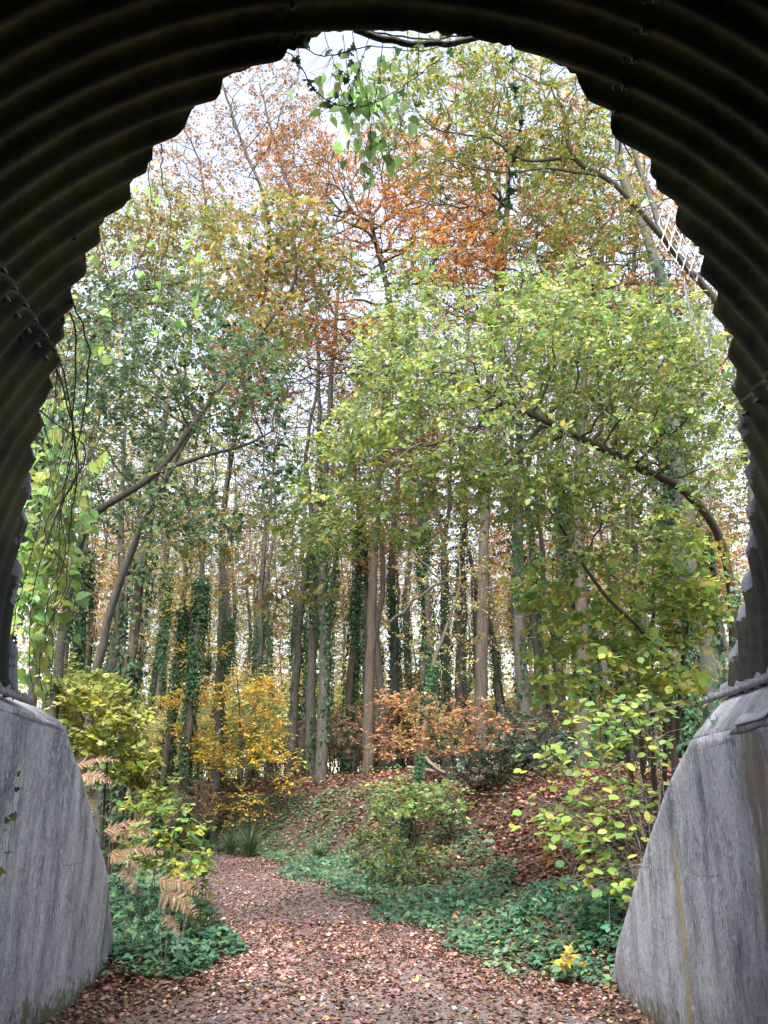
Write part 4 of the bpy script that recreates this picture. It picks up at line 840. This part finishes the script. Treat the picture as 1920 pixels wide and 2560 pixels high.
# ------------------------------------------------------------------ brambles
TRI = []
def tri_leaf(col, rs):
    a = np.array([0, 1.15, -1.15]); d = np.stack([np.cos(a), np.sin(a), -.15+0*a], -1); pos = d*.12; nn = np.stack([.15*rs.normal(size=3), .15*rs.normal(size=3), np.ones(3)], -1)
    return leaves(pos, d, nn, np.array([1., .82, .82]), 'round', np.array([col, col*.92, col*1.06]), .8)
rs = np.random.default_rng(62)
for c in pal(rs, BRAM, 12, [4, 4, 3, 1.5], .22):
    V, Fs, C = tri_leaf(c, rs); TRI.append((V, Fs[0], C, mesh_of('leaf', V, Fs, M_LEAF, C)))
def bramble(label, cx, cy, rx, ry, hgt, n, seed, size=.075, nparts=40, gr='bramble patches', canes=12):
    rs = np.random.default_rng(seed); e = empty('bramble', (cx, cy, float(T(cx, cy))), label, 'bramble', gr)
    cs = []; ends = []
    for k in range(canes):
        a = rs.uniform(0, 6.283); r_ = rs.random()**.5*.6; x0, y0 = cx+rx*r_*math.cos(a), cy+ry*r_*math.sin(a)
        a2 = a+rs.normal(0, .8); ln = rs.uniform(.5, 1.1); x1, y1 = x0+rx*.7*ln*math.cos(a2), y0+ry*.7*ln*math.sin(a2); h_ = hgt*rs.uniform(.6, 1.3)
        cs.append(rope([(x0, y0, T(x0, y0)-.02), (x0*.7+x1*.3, y0*.7+y1*.3, T(x0, y0)+h_), (x0*.3+x1*.7, y0*.3+y1*.7, T(x1, y1)+h_*.95), (x1, y1, T(x1, y1)+.04)], .004, .002, .12, .008, rs))
    stem_mesh(e, cs, M_STICK, 'cane')
    r = np.sqrt(rs.random(n)); a = rs.uniform(0, 6.283, n); x = cx+rx*r*np.cos(a); y = cy+ry*r*np.sin(a)
    lump = np.array([.65+.7*mnoise.noise(Vector((u*2.3, v*2.3, seed))) for u, v in zip(x, y)])
    env = np.clip(lump, .15, 1.3)*hgt*np.sqrt(np.maximum(.05, 1-r**2)); z = T(x, y)+.02+env*rs.random(n)**.5
    keep = (rs.random(n) < np.clip(lump*1.4, .15, 1)); x, y, z = x[keep], y[keep], z[keep]; n = len(x)
    yaw = rs.uniform(0, 6.283, n); k = rs.integers(0, 12, n); sz = size*rs.uniform(.6, 1.25, n); tx = rs.normal(-.1, .38, n); ty = rs.normal(.12, .3, n)
    order = np.argsort(y-.6*z); big = set(order[:nparts].tolist()) if nparts else set(); parts = []
    for q in range(n):
        M_ = Matrix.Translation((x[q], y[q], z[q])) @ Matrix.Rotation(yaw[q], 4, 'Z') @ Matrix.Rotation(tx[q], 4, 'X') @ Matrix.Rotation(ty[q], 4, 'Y') @ Matrix.Scale(sz[q], 4)
        V0, F0, C0, me = TRI[k[q]]
        if q in big:
            o = bpy.data.objects.new('leaf', me); COL.objects.link(o); o.parent = e; M_.translation -= e.location; o.matrix_local = M_
        else:
            m3 = np.array(M_); parts.append((V0@m3[:3, :3].T+m3[:3, 3], [F0], C0*rs.uniform(.75, 1.25)))
    V, Fs, C = merge(parts); mk('foliage', V, Fs, M_LEAF, e, C, kind='stuff'); return e
def gp(px, py): return ground_at(px, py)
for k, (lab, px, py, rx, ry, hg, n_) in enumerate([
   ('bramble spreading onto the leafy path at the nose of the yellow streaked wall', 1260, 2085, .55, .9, .3, 330),
   ('low bramble with yellow flecks on the path edge below the stick pile', 1090, 2030, .75, 1.0, .3, 420),
   ('bramble thicket under the pile of pale dead sticks', 1220, 1975, .8, 1.3, .42, 520),
   ('bramble mound below the hazel bush against the yellow streaked wall', 1330, 2000, .5, 1.1, .55, 380),
   ('bramble belt along the path edge under the twiggy hawthorn', 930, 1975, .9, 1.4, .32, 480),
   ('dark bramble strip on the path edge below the flat topped shrub', 800, 1925, .9, 1.9, .32, 460),
   ('bramble tangle on the slope foot above the belt along the path', 1020, 1945, .8, 1.4, .35, 380),
   ('low bramble and ground ivy beside the sedge at the bend', 690, 1885, 1.0, 2.2, .3, 420)]):
    g = gp(px, py); bramble(lab, g[0], g[1], rx, ry, hg, n_, 70+k, nparts=45 if k < 4 else 25)
for k, (lab, x, y, rx, ry, hg, n_) in enumerate([
   ('dense dark bramble at the foot of the mossy concrete wall', -2.15, 10.75, .55, .65, .5, 420),
   ('bramble hanging over the path edge under the drooping bracken', -1.95, 11.5, .6, .7, .65, 480),
   ('bramble bank behind the mossy wall under the tan bracken', -2.7, 11.9, .7, .9, 1.0, 520),
   ('bramble along the hidden side of the path beyond the bracken', -2.9, 14.5, .7, 1.8, .5, 420)]):
    bramble(lab, x, y, rx, ry, hg, n_, 90+k, nparts=45 if k < 2 else 15)
# bright yellow green seedlings on the bramble
rs = np.random.default_rng(99)
plant('nettle_clump', 'upright green stems with soft leaves at the path edge beside the bracken', 'plant', 63,
      [([G(400+14*k, 11.2+.1*k), P(402+12*k, 1920, 11.2+.1*k), P(400+12*k, 1850-10*k, 11.2+.1*k)], .006, .003) for k in range(4)],
      [(410, 1880, 11.2, 40, 50, .25, 1.3), (360, 1840, 11.3, 60, 50, .3, 1.2), (390, 1790, 11.4, 60, 24, .25), (330, 1740, 11.5, 70, 14, .25, 1.2), (290, 1820, 11.2, 40, 40, .3)], .09, 75, .075, 'round', [(.15, .28, .07), (.26, .34, .06), (.1, .22, .08), (.45, .42, .07)], per=2, nl=4, slen=.14, bark=M_TWIG, rtip=.002, wid=.85)

# ------------------------------------------------------------------ sedge tufts and bank vegetation
def blades(rs, n, base, L, spread, cols, wdt=.011):
    a = rs.uniform(0, 6.283, n); out = np.stack([np.cos(a), np.sin(a), 0*a], -1); ln = L*rs.uniform(.5, 1.15, n); lean = spread*rs.uniform(.3, 1.1, n)
    t = np.linspace(0, 1, 6); r = rs.random((n, 1))*.1
    p = base[None] + out*r; C = p[:, None] + out[:, None]*(lean[:, None]*t[None]**1.7*ln[:, None])[..., None] + np.array([0, 0, 1])*(ln[:, None]*(t[None]-.62*lean[:, None]*t[None]**2.4))[..., None]
    sd = np.stack([-np.sin(a), np.cos(a), 0*a], -1); wv = wdt*(1-t**2*.95)
    V = np.concatenate([C-sd[:, None]*wv[None, :, None], C+sd[:, None]*wv[None, :, None]], 1)
    k = np.arange(5); f = np.stack([k, k+1, k+7, k+6], -1); Fq = f[None]+(np.arange(n)*12)[:, None, None]
    return V.reshape(-1, 3), [Fq.reshape(-1, 4)], np.repeat(pal(rs, cols, n), 12, 0)
SEDGE = [(.07, .15, .06), (.1, .19, .08), (.05, .11, .05), (.2, .24, .1)]
for k, (px, d, L, n_, lab) in enumerate([(545, 26.3, 1.35, 150, 'broad sedge tuft with long arching blades at the bend of the path'), (505, 27, 1.0, 110, 'smaller sedge tuft close beside the broad one at the bend'), (400, 31, 1.5, 160, 'tall sedge tuft half hidden behind the tan bracken'), (372, 31.5, 1.4, 120, 'sedge tuft under the yellow sapling behind the bracken'), (440, 31, 1.0, 90, 'low sedge tuft between the bracken and the bend'), (690, 24, .7, 70, 'small grass tuft on the slope beyond the bend'), (775, 21, .5, 60, 'little grass tuft below the flat topped shrub')]):
    rs = np.random.default_rng(110+k); b_ = G(px, d, 0)
    V, Fs, C = blades(rs, n_, b_, L, .9, SEDGE, .014); ob = mk('sedge_tuft', V-b_, Fs, M_LEAF, None, C); ob.location = b_; tag(ob, lab, 'sedge', 'sedge and grass tufts')
rs = np.random.default_rng(120); parts = []
for q in range(26):
    p0 = P(1575+rs.normal(0, 14), 1470+rs.normal(0, 14), 6.95); parts.append(blades(rs, 3, p0, .2, 1.3, [(.14, .24, .1), (.3, .32, .16)], .003))
V, Fs, C = merge(parts); b_ = P(1575, 1480, 6.95); ob = mk('wall_grass', V-b_, Fs, M_LEAF, None, C); ob.location = b_; tag(ob, 'wispy grass growing where the arch edge meets the wall', 'grass tuft')
rs = np.random.default_rng(121); parts = []
for q in range(16):
    p0 = P(1545+rs.normal(0, 16), 690+rs.normal(0, 30), 5.3); L_ = rs.uniform(.15, .3)
    for s_ in range(4):
        a = p0+rs.normal(0, .03, 3); b2 = a+np.array([rs.normal(-.08, .06), rs.normal(0, .05), -L_]); V, Fq = tube(np.array([a, (a+b2)/2+rs.normal(0, .02, 3), b2]), [.0015, .0012, .0007], 3); parts.append((V, [Fq], pal(rs, [(.34, .3, .2), (.25, .28, .13)], 1)))
V, Fs, C = merge(parts); b_ = P(1545, 690, 5.3); ob = mk('dry_grass_fringe', V-b_, Fs, M_DEAD, None, C); ob.location = b_; tag(ob, 'dry straw coloured roots hanging below the white netting', 'dry grass')

def scatter(rs, n, xf, yr, cond=None):
    x = rs.uniform(xf[0], xf[1], n); y = rs.uniform(yr[0], yr[1], n)
    if cond is not None: k = cond(x, y); x, y = x[k], y[k]
    return x, y
def side(x, y): return x-np.interp(y, XR[:, 0], XR[:, 1]), np.interp(y, XL[:, 0], XL[:, 1])-x
LIT = [(.18, .088, .068), (.25, .135, .105), (.12, .058, .048), (.31, .215, .185), (.4, .335, .32), (.27, .125, .06), (.4, .29, .09)]
LW = [5, 5, 4, 1.6, .7, 1.0, .35]
def litter(name, label, rs, x, y, L, cols, wts, lift=.012, tilt=.45):
    n = len(x); z = T(x, y)+.012+np.abs(rs.normal(0, lift, n)); a = rs.uniform(0, 6.283, n); d = np.stack([np.cos(a), np.sin(a), rs.normal(0, tilt*.6, n)], -1)
    V, Fs, C = leaves(np.stack([x, y, z], -1), d, np.stack([rs.normal(0, tilt, n), rs.normal(0, tilt, n), np.ones(n)], -1), L*np.clip(np.exp(rs.normal(-.1, .35, n)), .35, 1.7), 'dia', pal(rs, cols, n, wts, .25)*np.array([.95+.75*mnoise.noise(Vector((u*.8, v*.6, 9)))+.4*mnoise.noise(Vector((u*3, v*2.5, 2))) for u, v in zip(x, y)]).clip(.45, 1.5)[:, None])
    return tag(mk(name, V, Fs, M_LITTER, None, C), label, kind='stuff')
rs = np.random.default_rng(130)
def pathdens(x, y):
    bare = np.array([mnoise.noise(Vector((u*.9, v*.7, 4))) for u, v in zip(x, y)]); k = np.interp(y, [8, 9.2, 10.5], [.3, .55, 1.0]); return rs.random(len(x)) < k*np.clip(1.1+1.2*bare, .12, 1)
x1, y1 = scatter(rs, 46000, (-2.75, 2.6), (7.8, 14)); k = pathdens(x1, y1); x1, y1 = x1[k], y1[k]
x2, y2 = scatter(rs, 80000, (-8, 2), (14, 30), lambda x, y: (side(x, y)[0] < .6) & (side(x, y)[1] < .4))
litter('path_leaf_litter', 'brown beech leaves covering the path', rs, np.concatenate([x1, x2]), np.concatenate([y1, y2]), .047, LIT, LW)
x1, y1 = scatter(rs, 170000, (-8, 9), (9.5, 34), lambda x, y: (side(x, y)[0] > .2) | (side(x, y)[1] > .2)); k = rs.random(len(x1))*np.where(side(x1, y1)[0] < 1.8, .35, 1)**-1 < np.interp(y1, [9, 20, 36], [1, .8, .45]); x1, y1 = x1[k], y1[k]
litter('bank_leaf_litter', 'rust brown leaves covering the woodland banks', rs, x1, y1, .085, [(.19, .075, .045), (.26, .11, .06), (.11, .045, .032), (.3, .17, .1), (.07, .032, .025)], [5, 5, 4, 1.5, 3], .04, .6)
# nearest fallen leaves, one by one
rs = np.random.default_rng(131); n_ = 300; x, y = scatter(rs, n_, (-2.4, 2.3), (8.35, 10.2)); a = rs.uniform(0, 6.283, n_)
class _E: pass
hold = path
cs = pal(rs, LIT+[(.55, .42, .1), (.5, .42, .38)], 24, LW+[1.2, 2])
for q in range(n_):
    o = bpy.data.objects.new('leaf', leaf_variant('oval', cs[rs.integers(24)], M_LITTER, 1.0)); COL.objects.link(o); o.parent = path
    o.location = (x[q], y[q], float(T(x[q], y[q]))+.03); o.rotation_euler = (rs.normal(0, .35), rs.normal(0, .3), a[q]); s_ = rs.uniform(.04, .075); o.scale = (s_, s_, s_*1.8)
# bank ground cover: ground ivy and dead bracken litter
rs = np.random.default_rng(132)
def cover(name, label, n, cond, hgt, L, shape, cols, mat, xr_=(-12, 12), yr_=(10, 34), sc=.8, thr=.0):
    x, y = scatter(rs, n, xr_, yr_, cond); ns = np.array([mnoise.noise(Vector((u*sc, v*sc, L*50))) for u, v in zip(x, y)]); k = ns+rs.normal(0, .15, len(x)) > thr; x, y, ns = x[k], y[k], ns[k]; n = len(x)
    z = T(x, y)+.02+hgt*rs.random(n)**1.3*(.5+np.clip(ns, 0, 1)); a = rs.uniform(0, 6.283, n)
    V, Fs, C = leaves(np.stack([x, y, z], -1), np.stack([np.cos(a), np.sin(a), rs.normal(-.1, .3, n)], -1), np.stack([rs.normal(0, .4, n), rs.normal(-.1, .4, n), np.ones(n)], -1), L*rs.uniform(.6, 1.3, n), shape, pal(rs, cols, n))
    return tag(mk(name, V, Fs, mat, None, C), label, kind='stuff')
cover('ground_ivy', 'low green ground ivy along the path edge', 100000, lambda x, y: ((side(x, y)[0] > -.1) & (side(x, y)[0] < np.interp(y, [10, 16, 22, 32], [1.5, 2.3, 3.6, 2.8]))) | ((side(x, y)[1] > 0) & (side(x, y)[1] < 2.5)), .2, .095, 'dia', [(.11, .21, .11), (.15, .26, .13), (.08, .16, .09), (.23, .3, .15)], M_LEAF, (-10, 4), (10, 33), 1.1, -.38)
cover('bank_undergrowth', 'tangle of dead bracken and seedlings on the banks', 22000, lambda x, y: (side(x, y)[0] > 1.6) | (side(x, y)[1] > 1.0), .3, .13, 'dia', [(.26, .14, .08), (.2, .1, .06), (.16, .2, .08), (.14, .2, .09), (.1, .17, .08), (.2, .24, .1)], M_DEAD, (-16, 14), (17, 42), .6, .02)
cover('seedling_carpet', 'yellow green seedlings speckled over the brambles', 900, lambda x, y: (side(x, y)[0] > .0) & (side(x, y)[0] < 2.2), .42, .05, 'oval', [(.4, .44, .09), (.3, .38, .1)], M_LEAF, (-1, 4), (10, 16), 1.6, .1)

# ------------------------------------------------------------------ logs and dead sticks
def log(label, a, b_, r0, r1, gr, name='fallen_log', mat=None, bend=.05):
    a = np.array(a); b_ = np.array(b_); mid = (a+b_)/2+np.random.default_rng(int(abs(a[0]*1000))).normal(0, bend, 3)
    q = catmull([a, mid, b_], .15); V, Fq = tube(q, np.linspace(r0, r1, len(q)), 8); n = len(V)
    V = np.vstack([V, q[0], q[-1]]); caps = [(n, (k+1) % 8, k) for k in range(8)] + [(n+1, n-8+k, n-8+(k+1) % 8) for k in range(8)]
    ob = mk(name, V-a, [Fq, caps], mat or M_STICK, None, smooth=True); ob.location = a; return tag(ob, label, 'log' if name == 'fallen_log' else 'branch', gr)
for (lab, x0, y0, x1, y1, d, dz) in [('pale fallen log lying lowest behind the coppery sapling', 880, 1658, 985, 1700, 25.5, .02), ('pale fallen log resting across the lowest one', 925, 1652, 985, 1690, 25.3, .2), ('short pale log end sticking out of the log pile', 955, 1690, 985, 1665, 25.0, .12), ('thin pale log propped on the log pile', 915, 1645, 970, 1672, 25.6, .34)]:
    a, b_ = P(x0, y0, d), P(x1, y1, d-.6); a[2] = max(a[2], T(a[0], a[1])+.05)+dz*.5; b_[2] = T(b_[0], b_[1])+.03; log(lab, a, b_, .05, .035, 'logs piled on the bank')
rs = np.random.default_rng(140)
for k in range(16):
    px = rs.uniform(1110, 1340); g = ground_at(px, rs.uniform(1890, 1950)); an = rs.uniform(-.7, .7)+(0 if rs.random() < .7 else 1.2); L_ = rs.uniform(.5, 1.2); h_ = rs.uniform(.05, .35)
    log('pale dead stick lying in the tangle above the brambles', g+[0, 0, .1+h_*.3], g+[L_*math.cos(an), L_*.4*math.sin(an), .15+h_], rs.uniform(.008, .017), .005, 'dead sticks above the brambles', 'dead_stick', bend=.1)
a, b_ = P(958, 1700, 17.6), P(1062, 1850, 17.2); b_[2] = T(b_[0], b_[1]); log('long thin leaning pole on the brown leaf slope', b_, a, .022, .012, None, 'leaning_pole', M_BARKG, .04)
for (lab, pts, r, d) in [('reddish broken branch hanging in front of the middle trunks', [(842, 1345), (870, 1320), (905, 1290), (950, 1262), (990, 1250)], .035, 17), ('crooked dark branch reaching down in front of the middle trunks', [(880, 1160), (900, 1200), (935, 1235), (960, 1262)], .03, 17.2)]:
    q, r_ = rope([P(x, y, d) for x, y in pts], r, r*.5, .15, .02, rs); V, Fq = tube(q, r_, 7); ob = mk('hanging_branch', V-q[0], [Fq], M_BARKB, None, smooth=True); ob.location = q[0]; tag(ob, lab, 'branch')

# ------------------------------------------------------------------ the wood behind: templates, then copies
def template(seed, colors, height, trunk_r, crown_lo, crown_r, leaf, nleafk, ivyn=0, wts=None, lmat=None):
    rs = np.random.default_rng(seed); st = [np.array([0, 0, -.3])]
    for k in range(1, 7): st.append(np.array([rs.normal(0, .07)*k*.5, rs.normal(0, .07)*k*.5, height*.92*k/6]))
    n = 460; v = nrm(rs.normal(0, 1, (n, 3)))*(rs.random((n, 1))**.4); A = np.array([0, 0, (height+crown_lo)/2]) + v*np.array([crown_r, crown_r, (height-crown_lo)/2])
    Np, dr, wgt, rad, ch = tree_skeleton(rs, [(np.array(st), trunk_r, .03)], A, .6, rtip=.009, lowfree=crown_lo/height*.8, trop=.12, wob=.2)
    tk = [c for c in ch if max(c[1]) > .03]; tn = [c for c in ch if max(c[1]) <= .03]; tm = mesh_of('trunk', *(lambda t: (t[0], [t[1]]))(tubes(tk)), M_BARKG if seed % 2 else M_BARKB, smooth=True)
    tips = np.where(wgt <= 3)[0]; tips = tips[rs.random(len(tips)) < .9]
    lv, tw = sprays(rs, Np[tips], dr[tips], nleafk, 8, .75, leaf, 'dia', colors, wts, 1.0, .1, .9, 1.1, .25, .006)
    cm = mesh_of('crown', lv[0], lv[1], lmat or M_LEAF, lv[2]); V, Fs, _ = merge([tw]+[(*(lambda t: (t[0], [t[1]]))(tubes(tn)), None)]); wm = mesh_of('twigs', V, Fs, M_DARKTWIG)
    im = None
    if ivyn:
        q = catmull(st, .2); q = q[q[:, 2] < height*.5]; k = rs.integers(0, len(q), ivyn); a = rs.uniform(0, 6.283, ivyn); out = np.stack([np.cos(a), np.sin(a), 0*a], -1); kp = np.array([mnoise.noise(Vector((z_*.5, seed, a_*.5))) for z_, a_ in zip(q[k][:, 2], a)]) > rs.normal(-.02, .1, ivyn); k, a, out = k[kp], a[kp], out[kp]; ivyn = len(k)
        V, Fs, C = leaves(q[k]+np.array([0, 0, 1])*rs.uniform(-.13, .13, (ivyn, 1))+out*(trunk_r+np.abs(rs.normal(0, .07, ivyn)))[:, None], out*.3+rs.normal(0, .4, (ivyn, 3))+np.array([0, 0, -1.]), out+rs.normal(0, .3, (ivyn, 3)), .085*rs.uniform(.6, 1.3, ivyn), 'dia', pal(rs, [(.035, .085, .035), (.055, .11, .05), (.025, .06, .028)], ivyn), 1.3); im = mesh_of('ivy', V, Fs, M_IVY, C)
    return tm, cm, wm, im
TPL = [template(201, ORANGE, 17, .19, 8, 3.0, .12, 4), template(202, FARY, 16, .16, 7.5, 2.7, .105, 2, 9000), template(203, [(.3, .2, .1), (.34, .24, .1), (.28, .26, .1)], 19, .17, 10, 2.4, .095, 1, 3000), template(204, [(.48, .38, .12), (.36, .33, .11), (.5, .3, .1)], 13, .12, 5, 2.6, .11, 3), template(205, [(.2, .25, .08), (.3, .31, .09)], 14, .15, 5.5, 2.6, .11, 3, 900)]
def far_tree(t, px, d, s_, yaw, label, group, lean=(0, 0), name='woodland_tree'):
    tm, cm, wm, im = TPL[t]; g = G(px, d, -.05); e = empty(name, g, label, 'tree', group); e.scale = (s_, s_, s_); e.rotation_euler = (lean[0], lean[1], yaw)
    def add(nm, me, par): o = bpy.data.objects.new(nm, me); COL.objects.link(o); o.parent = par; return o
    tr = add('trunk', tm, e); cr = add('crown', cm, e); add('twigs', wm, cr)['kind'] = 'stuff'
    if im: add('ivy', im, tr)
rs = np.random.default_rng(210)
near_tr = [(405, 28, 1, 1.0, 'ivy patched trunk rising behind the golden sapling'), (470, 31, 2, .95, 'bare brown trunk just behind the golden sapling'), (625, 33, 2, 1.05, 'straight bare trunk by the golden sapling, next to a stouter pair'), (668, 32, 2, 1.1, 'further trunk of the stout pair at the lip of the bank'), (693, 30.4, 2, 1.25, 'stout nearer trunk of the pair at the lip of the bank'), (752, 34, 1, 1.15, 'ivy flecked trunk between the stout pair and the rust orange beech'), (795, 38, 2, 1.0, None), (938, 30, 1, 1.0, 'ivy flecked trunk rising behind the coppery sapling'), (965, 33, 2, .95, 'bare trunk close behind the one rising from the coppery sapling'), (1142, 27, 2, 1.25, 'thick bare trunk standing in the dark evergreen bush'), (1300, 26, 1, 1.25, 'thick ivy flecked trunk behind the clump of pale stems'), (1422, 26, 4, 1.2, None), (1500, 22, 1, 1.25, 'ivy flecked trunk standing just past the yellow streaked wall'), (1570, 16, 2, 1.1, 'brown trunk close behind the steel edge above the yellow streaked wall'), (545, 36, 2, .85, None), (648, 40, 2, .85, None), (850, 37, 2, 1.0, None), (1012, 38, 0, .95, None), (1090, 37, 2, .95, None), (350, 30, 1, .95, 'ivy patched trunk behind the ivy clad leaning tree'), (230, 22, 4, 1.05, 'trunk with olive leaves behind the lime yellow maple'), (150, 26, 1, 1.05, None), (1190, 33, 0, .95, None), (1370, 35, 3, .95, None), (885, 42, 2, .95, None)]
for px, d, t, s_, lab in near_tr:
    far_tree(t, px, d, s_*rs.uniform(.96, 1.06), rs.uniform(0, 6.28), lab or ('bare trunked tree standing in the wood between the nearer trunks' if t == 2 else 'leafy tree standing in the wood between the nearer trunks'), 'trees in the wood beyond the bank', (rs.normal(0, .018), rs.normal(0, .022)))
far_tree(1, 862, 21, .62, 1.0, 'ivy covered tree leaning steeply across the trunks behind the coppery sapling', None, (0, .42))
for k in range(85):
    d = rs.uniform(42, 90); px = rs.uniform(20, 1640); t = int(rs.choice([0, 1, 2, 2, 3, 4, 1]))
    far_tree(t, px, d, rs.uniform(.8, 1.1)*np.interp(d, [42, 60, 90], [.9, 1.2, 1.6]), rs.uniform(0, 6.28), 'distant %s deep in the wood' % ('tree in rust orange leaf', 'tree with mixed yellow brown leaves', 'nearly bare tall tree', 'golden yellow tree', 'olive green tree')[t], 'distant trees deep in the wood', (rs.normal(0, .02), rs.normal(0, .02)))
for k in range(40):
    d = rs.uniform(31, 56); px = 60+1540*(k+rs.uniform(.1, .9))/40; t = int(rs.choice([0, 2, 2, 2, 1, 2, 2]))
    if d < 34 and 420 < px < 640: d += 8
    far_tree(t, px, d, rs.uniform(.95, 1.3), rs.uniform(0, 6.28), 'slender tree in the close packed wood, %s' % ('rust orange crown', 'ivy sleeved trunk under yellow brown leaves', 'long bare trunk and thin crown', 'golden crown low on its trunk')[t], 'slender trees of the close packed wood', (rs.normal(0, .02), rs.normal(0, .025)))
for k in range(26):
    px = rs.uniform(-620, -20) if k % 2 else rs.uniform(1680, 2250); d = rs.uniform(15, 44); t = int(rs.choice([1, 2, 3, 4, 0]))
    far_tree(t, px, d, rs.uniform(.9, 1.2), rs.uniform(0, 6.28), 'tree beside the tunnel embankment, %s' % ('rust orange crown', 'yellow brown leaves and ivy', 'thin bare crown', 'golden crown', 'olive green crown')[t], 'trees beside the tunnel embankment', (rs.normal(0, .02), rs.normal(0, .02)))
# understorey shrubs between the trunks
def shrub_tpl(seed, cols, h_):
    rs = np.random.default_rng(seed); n = 90; v = nrm(rs.normal(0, 1, (n, 3)))*(rs.random((n, 1))**.4); A = np.array([0, 0, h_*.62])+v*np.array([h_*.5, h_*.5, h_*.4])
    stems = [(np.array([[rs.normal(0, .1), rs.normal(0, .1), -.1], [rs.normal(0, .25), rs.normal(0, .25), h_*.3], [rs.normal(0, .5), rs.normal(0, .5), h_*.6]]), .03, .012) for _ in range(3)]
    Np, dr, wgt, rad, ch = tree_skeleton(rs, stems, A, .3, rtip=.005); tips = np.where(wgt <= 3)[0]
    lv, tw = sprays(rs, Np[tips], dr[tips], 4, 7, .45, .1, 'dia', cols, None, 1.8, .05, .8, 1.1, .25, .004)
    V, Fq = tubes(ch); V, Fs, _ = merge([(V, [Fq], None), tw]); return mesh_of('stems', V, Fs, M_DARKTWIG), mesh_of('foliage', lv[0], lv[1], M_LEAF, lv[2])
STP = [shrub_tpl(301, [(.42, .31, .1), (.34, .28, .1), (.44, .25, .09)], 3.4), shrub_tpl(302, [(.26, .32, .1), (.36, .37, .1), (.18, .24, .09)], 3.0), shrub_tpl(303, RUSTY, 2.4), shrub_tpl(304, [(.48, .4, .12), (.4, .36, .12)], 4.5)]
rs = np.random.default_rng(310)
for k in range(100):
    d = rs.uniform(27, 64); px = rs.uniform(0, 1620)
    if d < 32 and 500 < px < 900 and rs.random() < .7: d += 10
    t = int(rs.integers(4)); g = G(px, d, -.05); e = empty('understorey_shrub', g, ('amber shrub', 'yellow green shrub', 'rusty brown shrub', 'tall golden shrub')[t]+' growing between the trunks beyond the bank', 'shrub', 'understorey shrubs between the trunks'); s_ = rs.uniform(.7, 1.35)*np.interp(d, [25, 42, 60], [.75, 1.05, 1.55]); e.scale = (s_,)*3; e.rotation_euler = (0, 0, rs.uniform(0, 6.28))
    for nm, me in (('stems', STP[t][0]), ('foliage', STP[t][1])): o = bpy.data.objects.new(nm, me); COL.objects.link(o); o.parent = e

# the far edge of the wood, one unbroken mass
rs = np.random.default_rng(320); n_ = 80000; y = rs.uniform(88, 125, n_); x = rs.uniform(-62, 62, n_); hh = np.array([19+6*mnoise.noise(Vector((u*.09, v*.05, 1)))+4*mnoise.noise(Vector((u*.35, v*.2, 5))) for u, v in zip(x, y)])
z = T(x, y)+hh*rs.random(n_)**.8; d = rs.normal(0, 1, (n_, 3)); V, Fs, C = leaves(np.stack([x, y, z], -1), d, rs.normal(0, 1, (n_, 3)), .42*rs.uniform(.5, 1.3, n_), 'dia', pal(rs, FARY+[(.3, .2, .13), (.4, .34, .2)], n_, None, .3))
tag(mk('distant_wood', V, Fs, M_LEAF, None, C), 'brown and yellow edge of the wood far behind the trunks', kind='stuff')
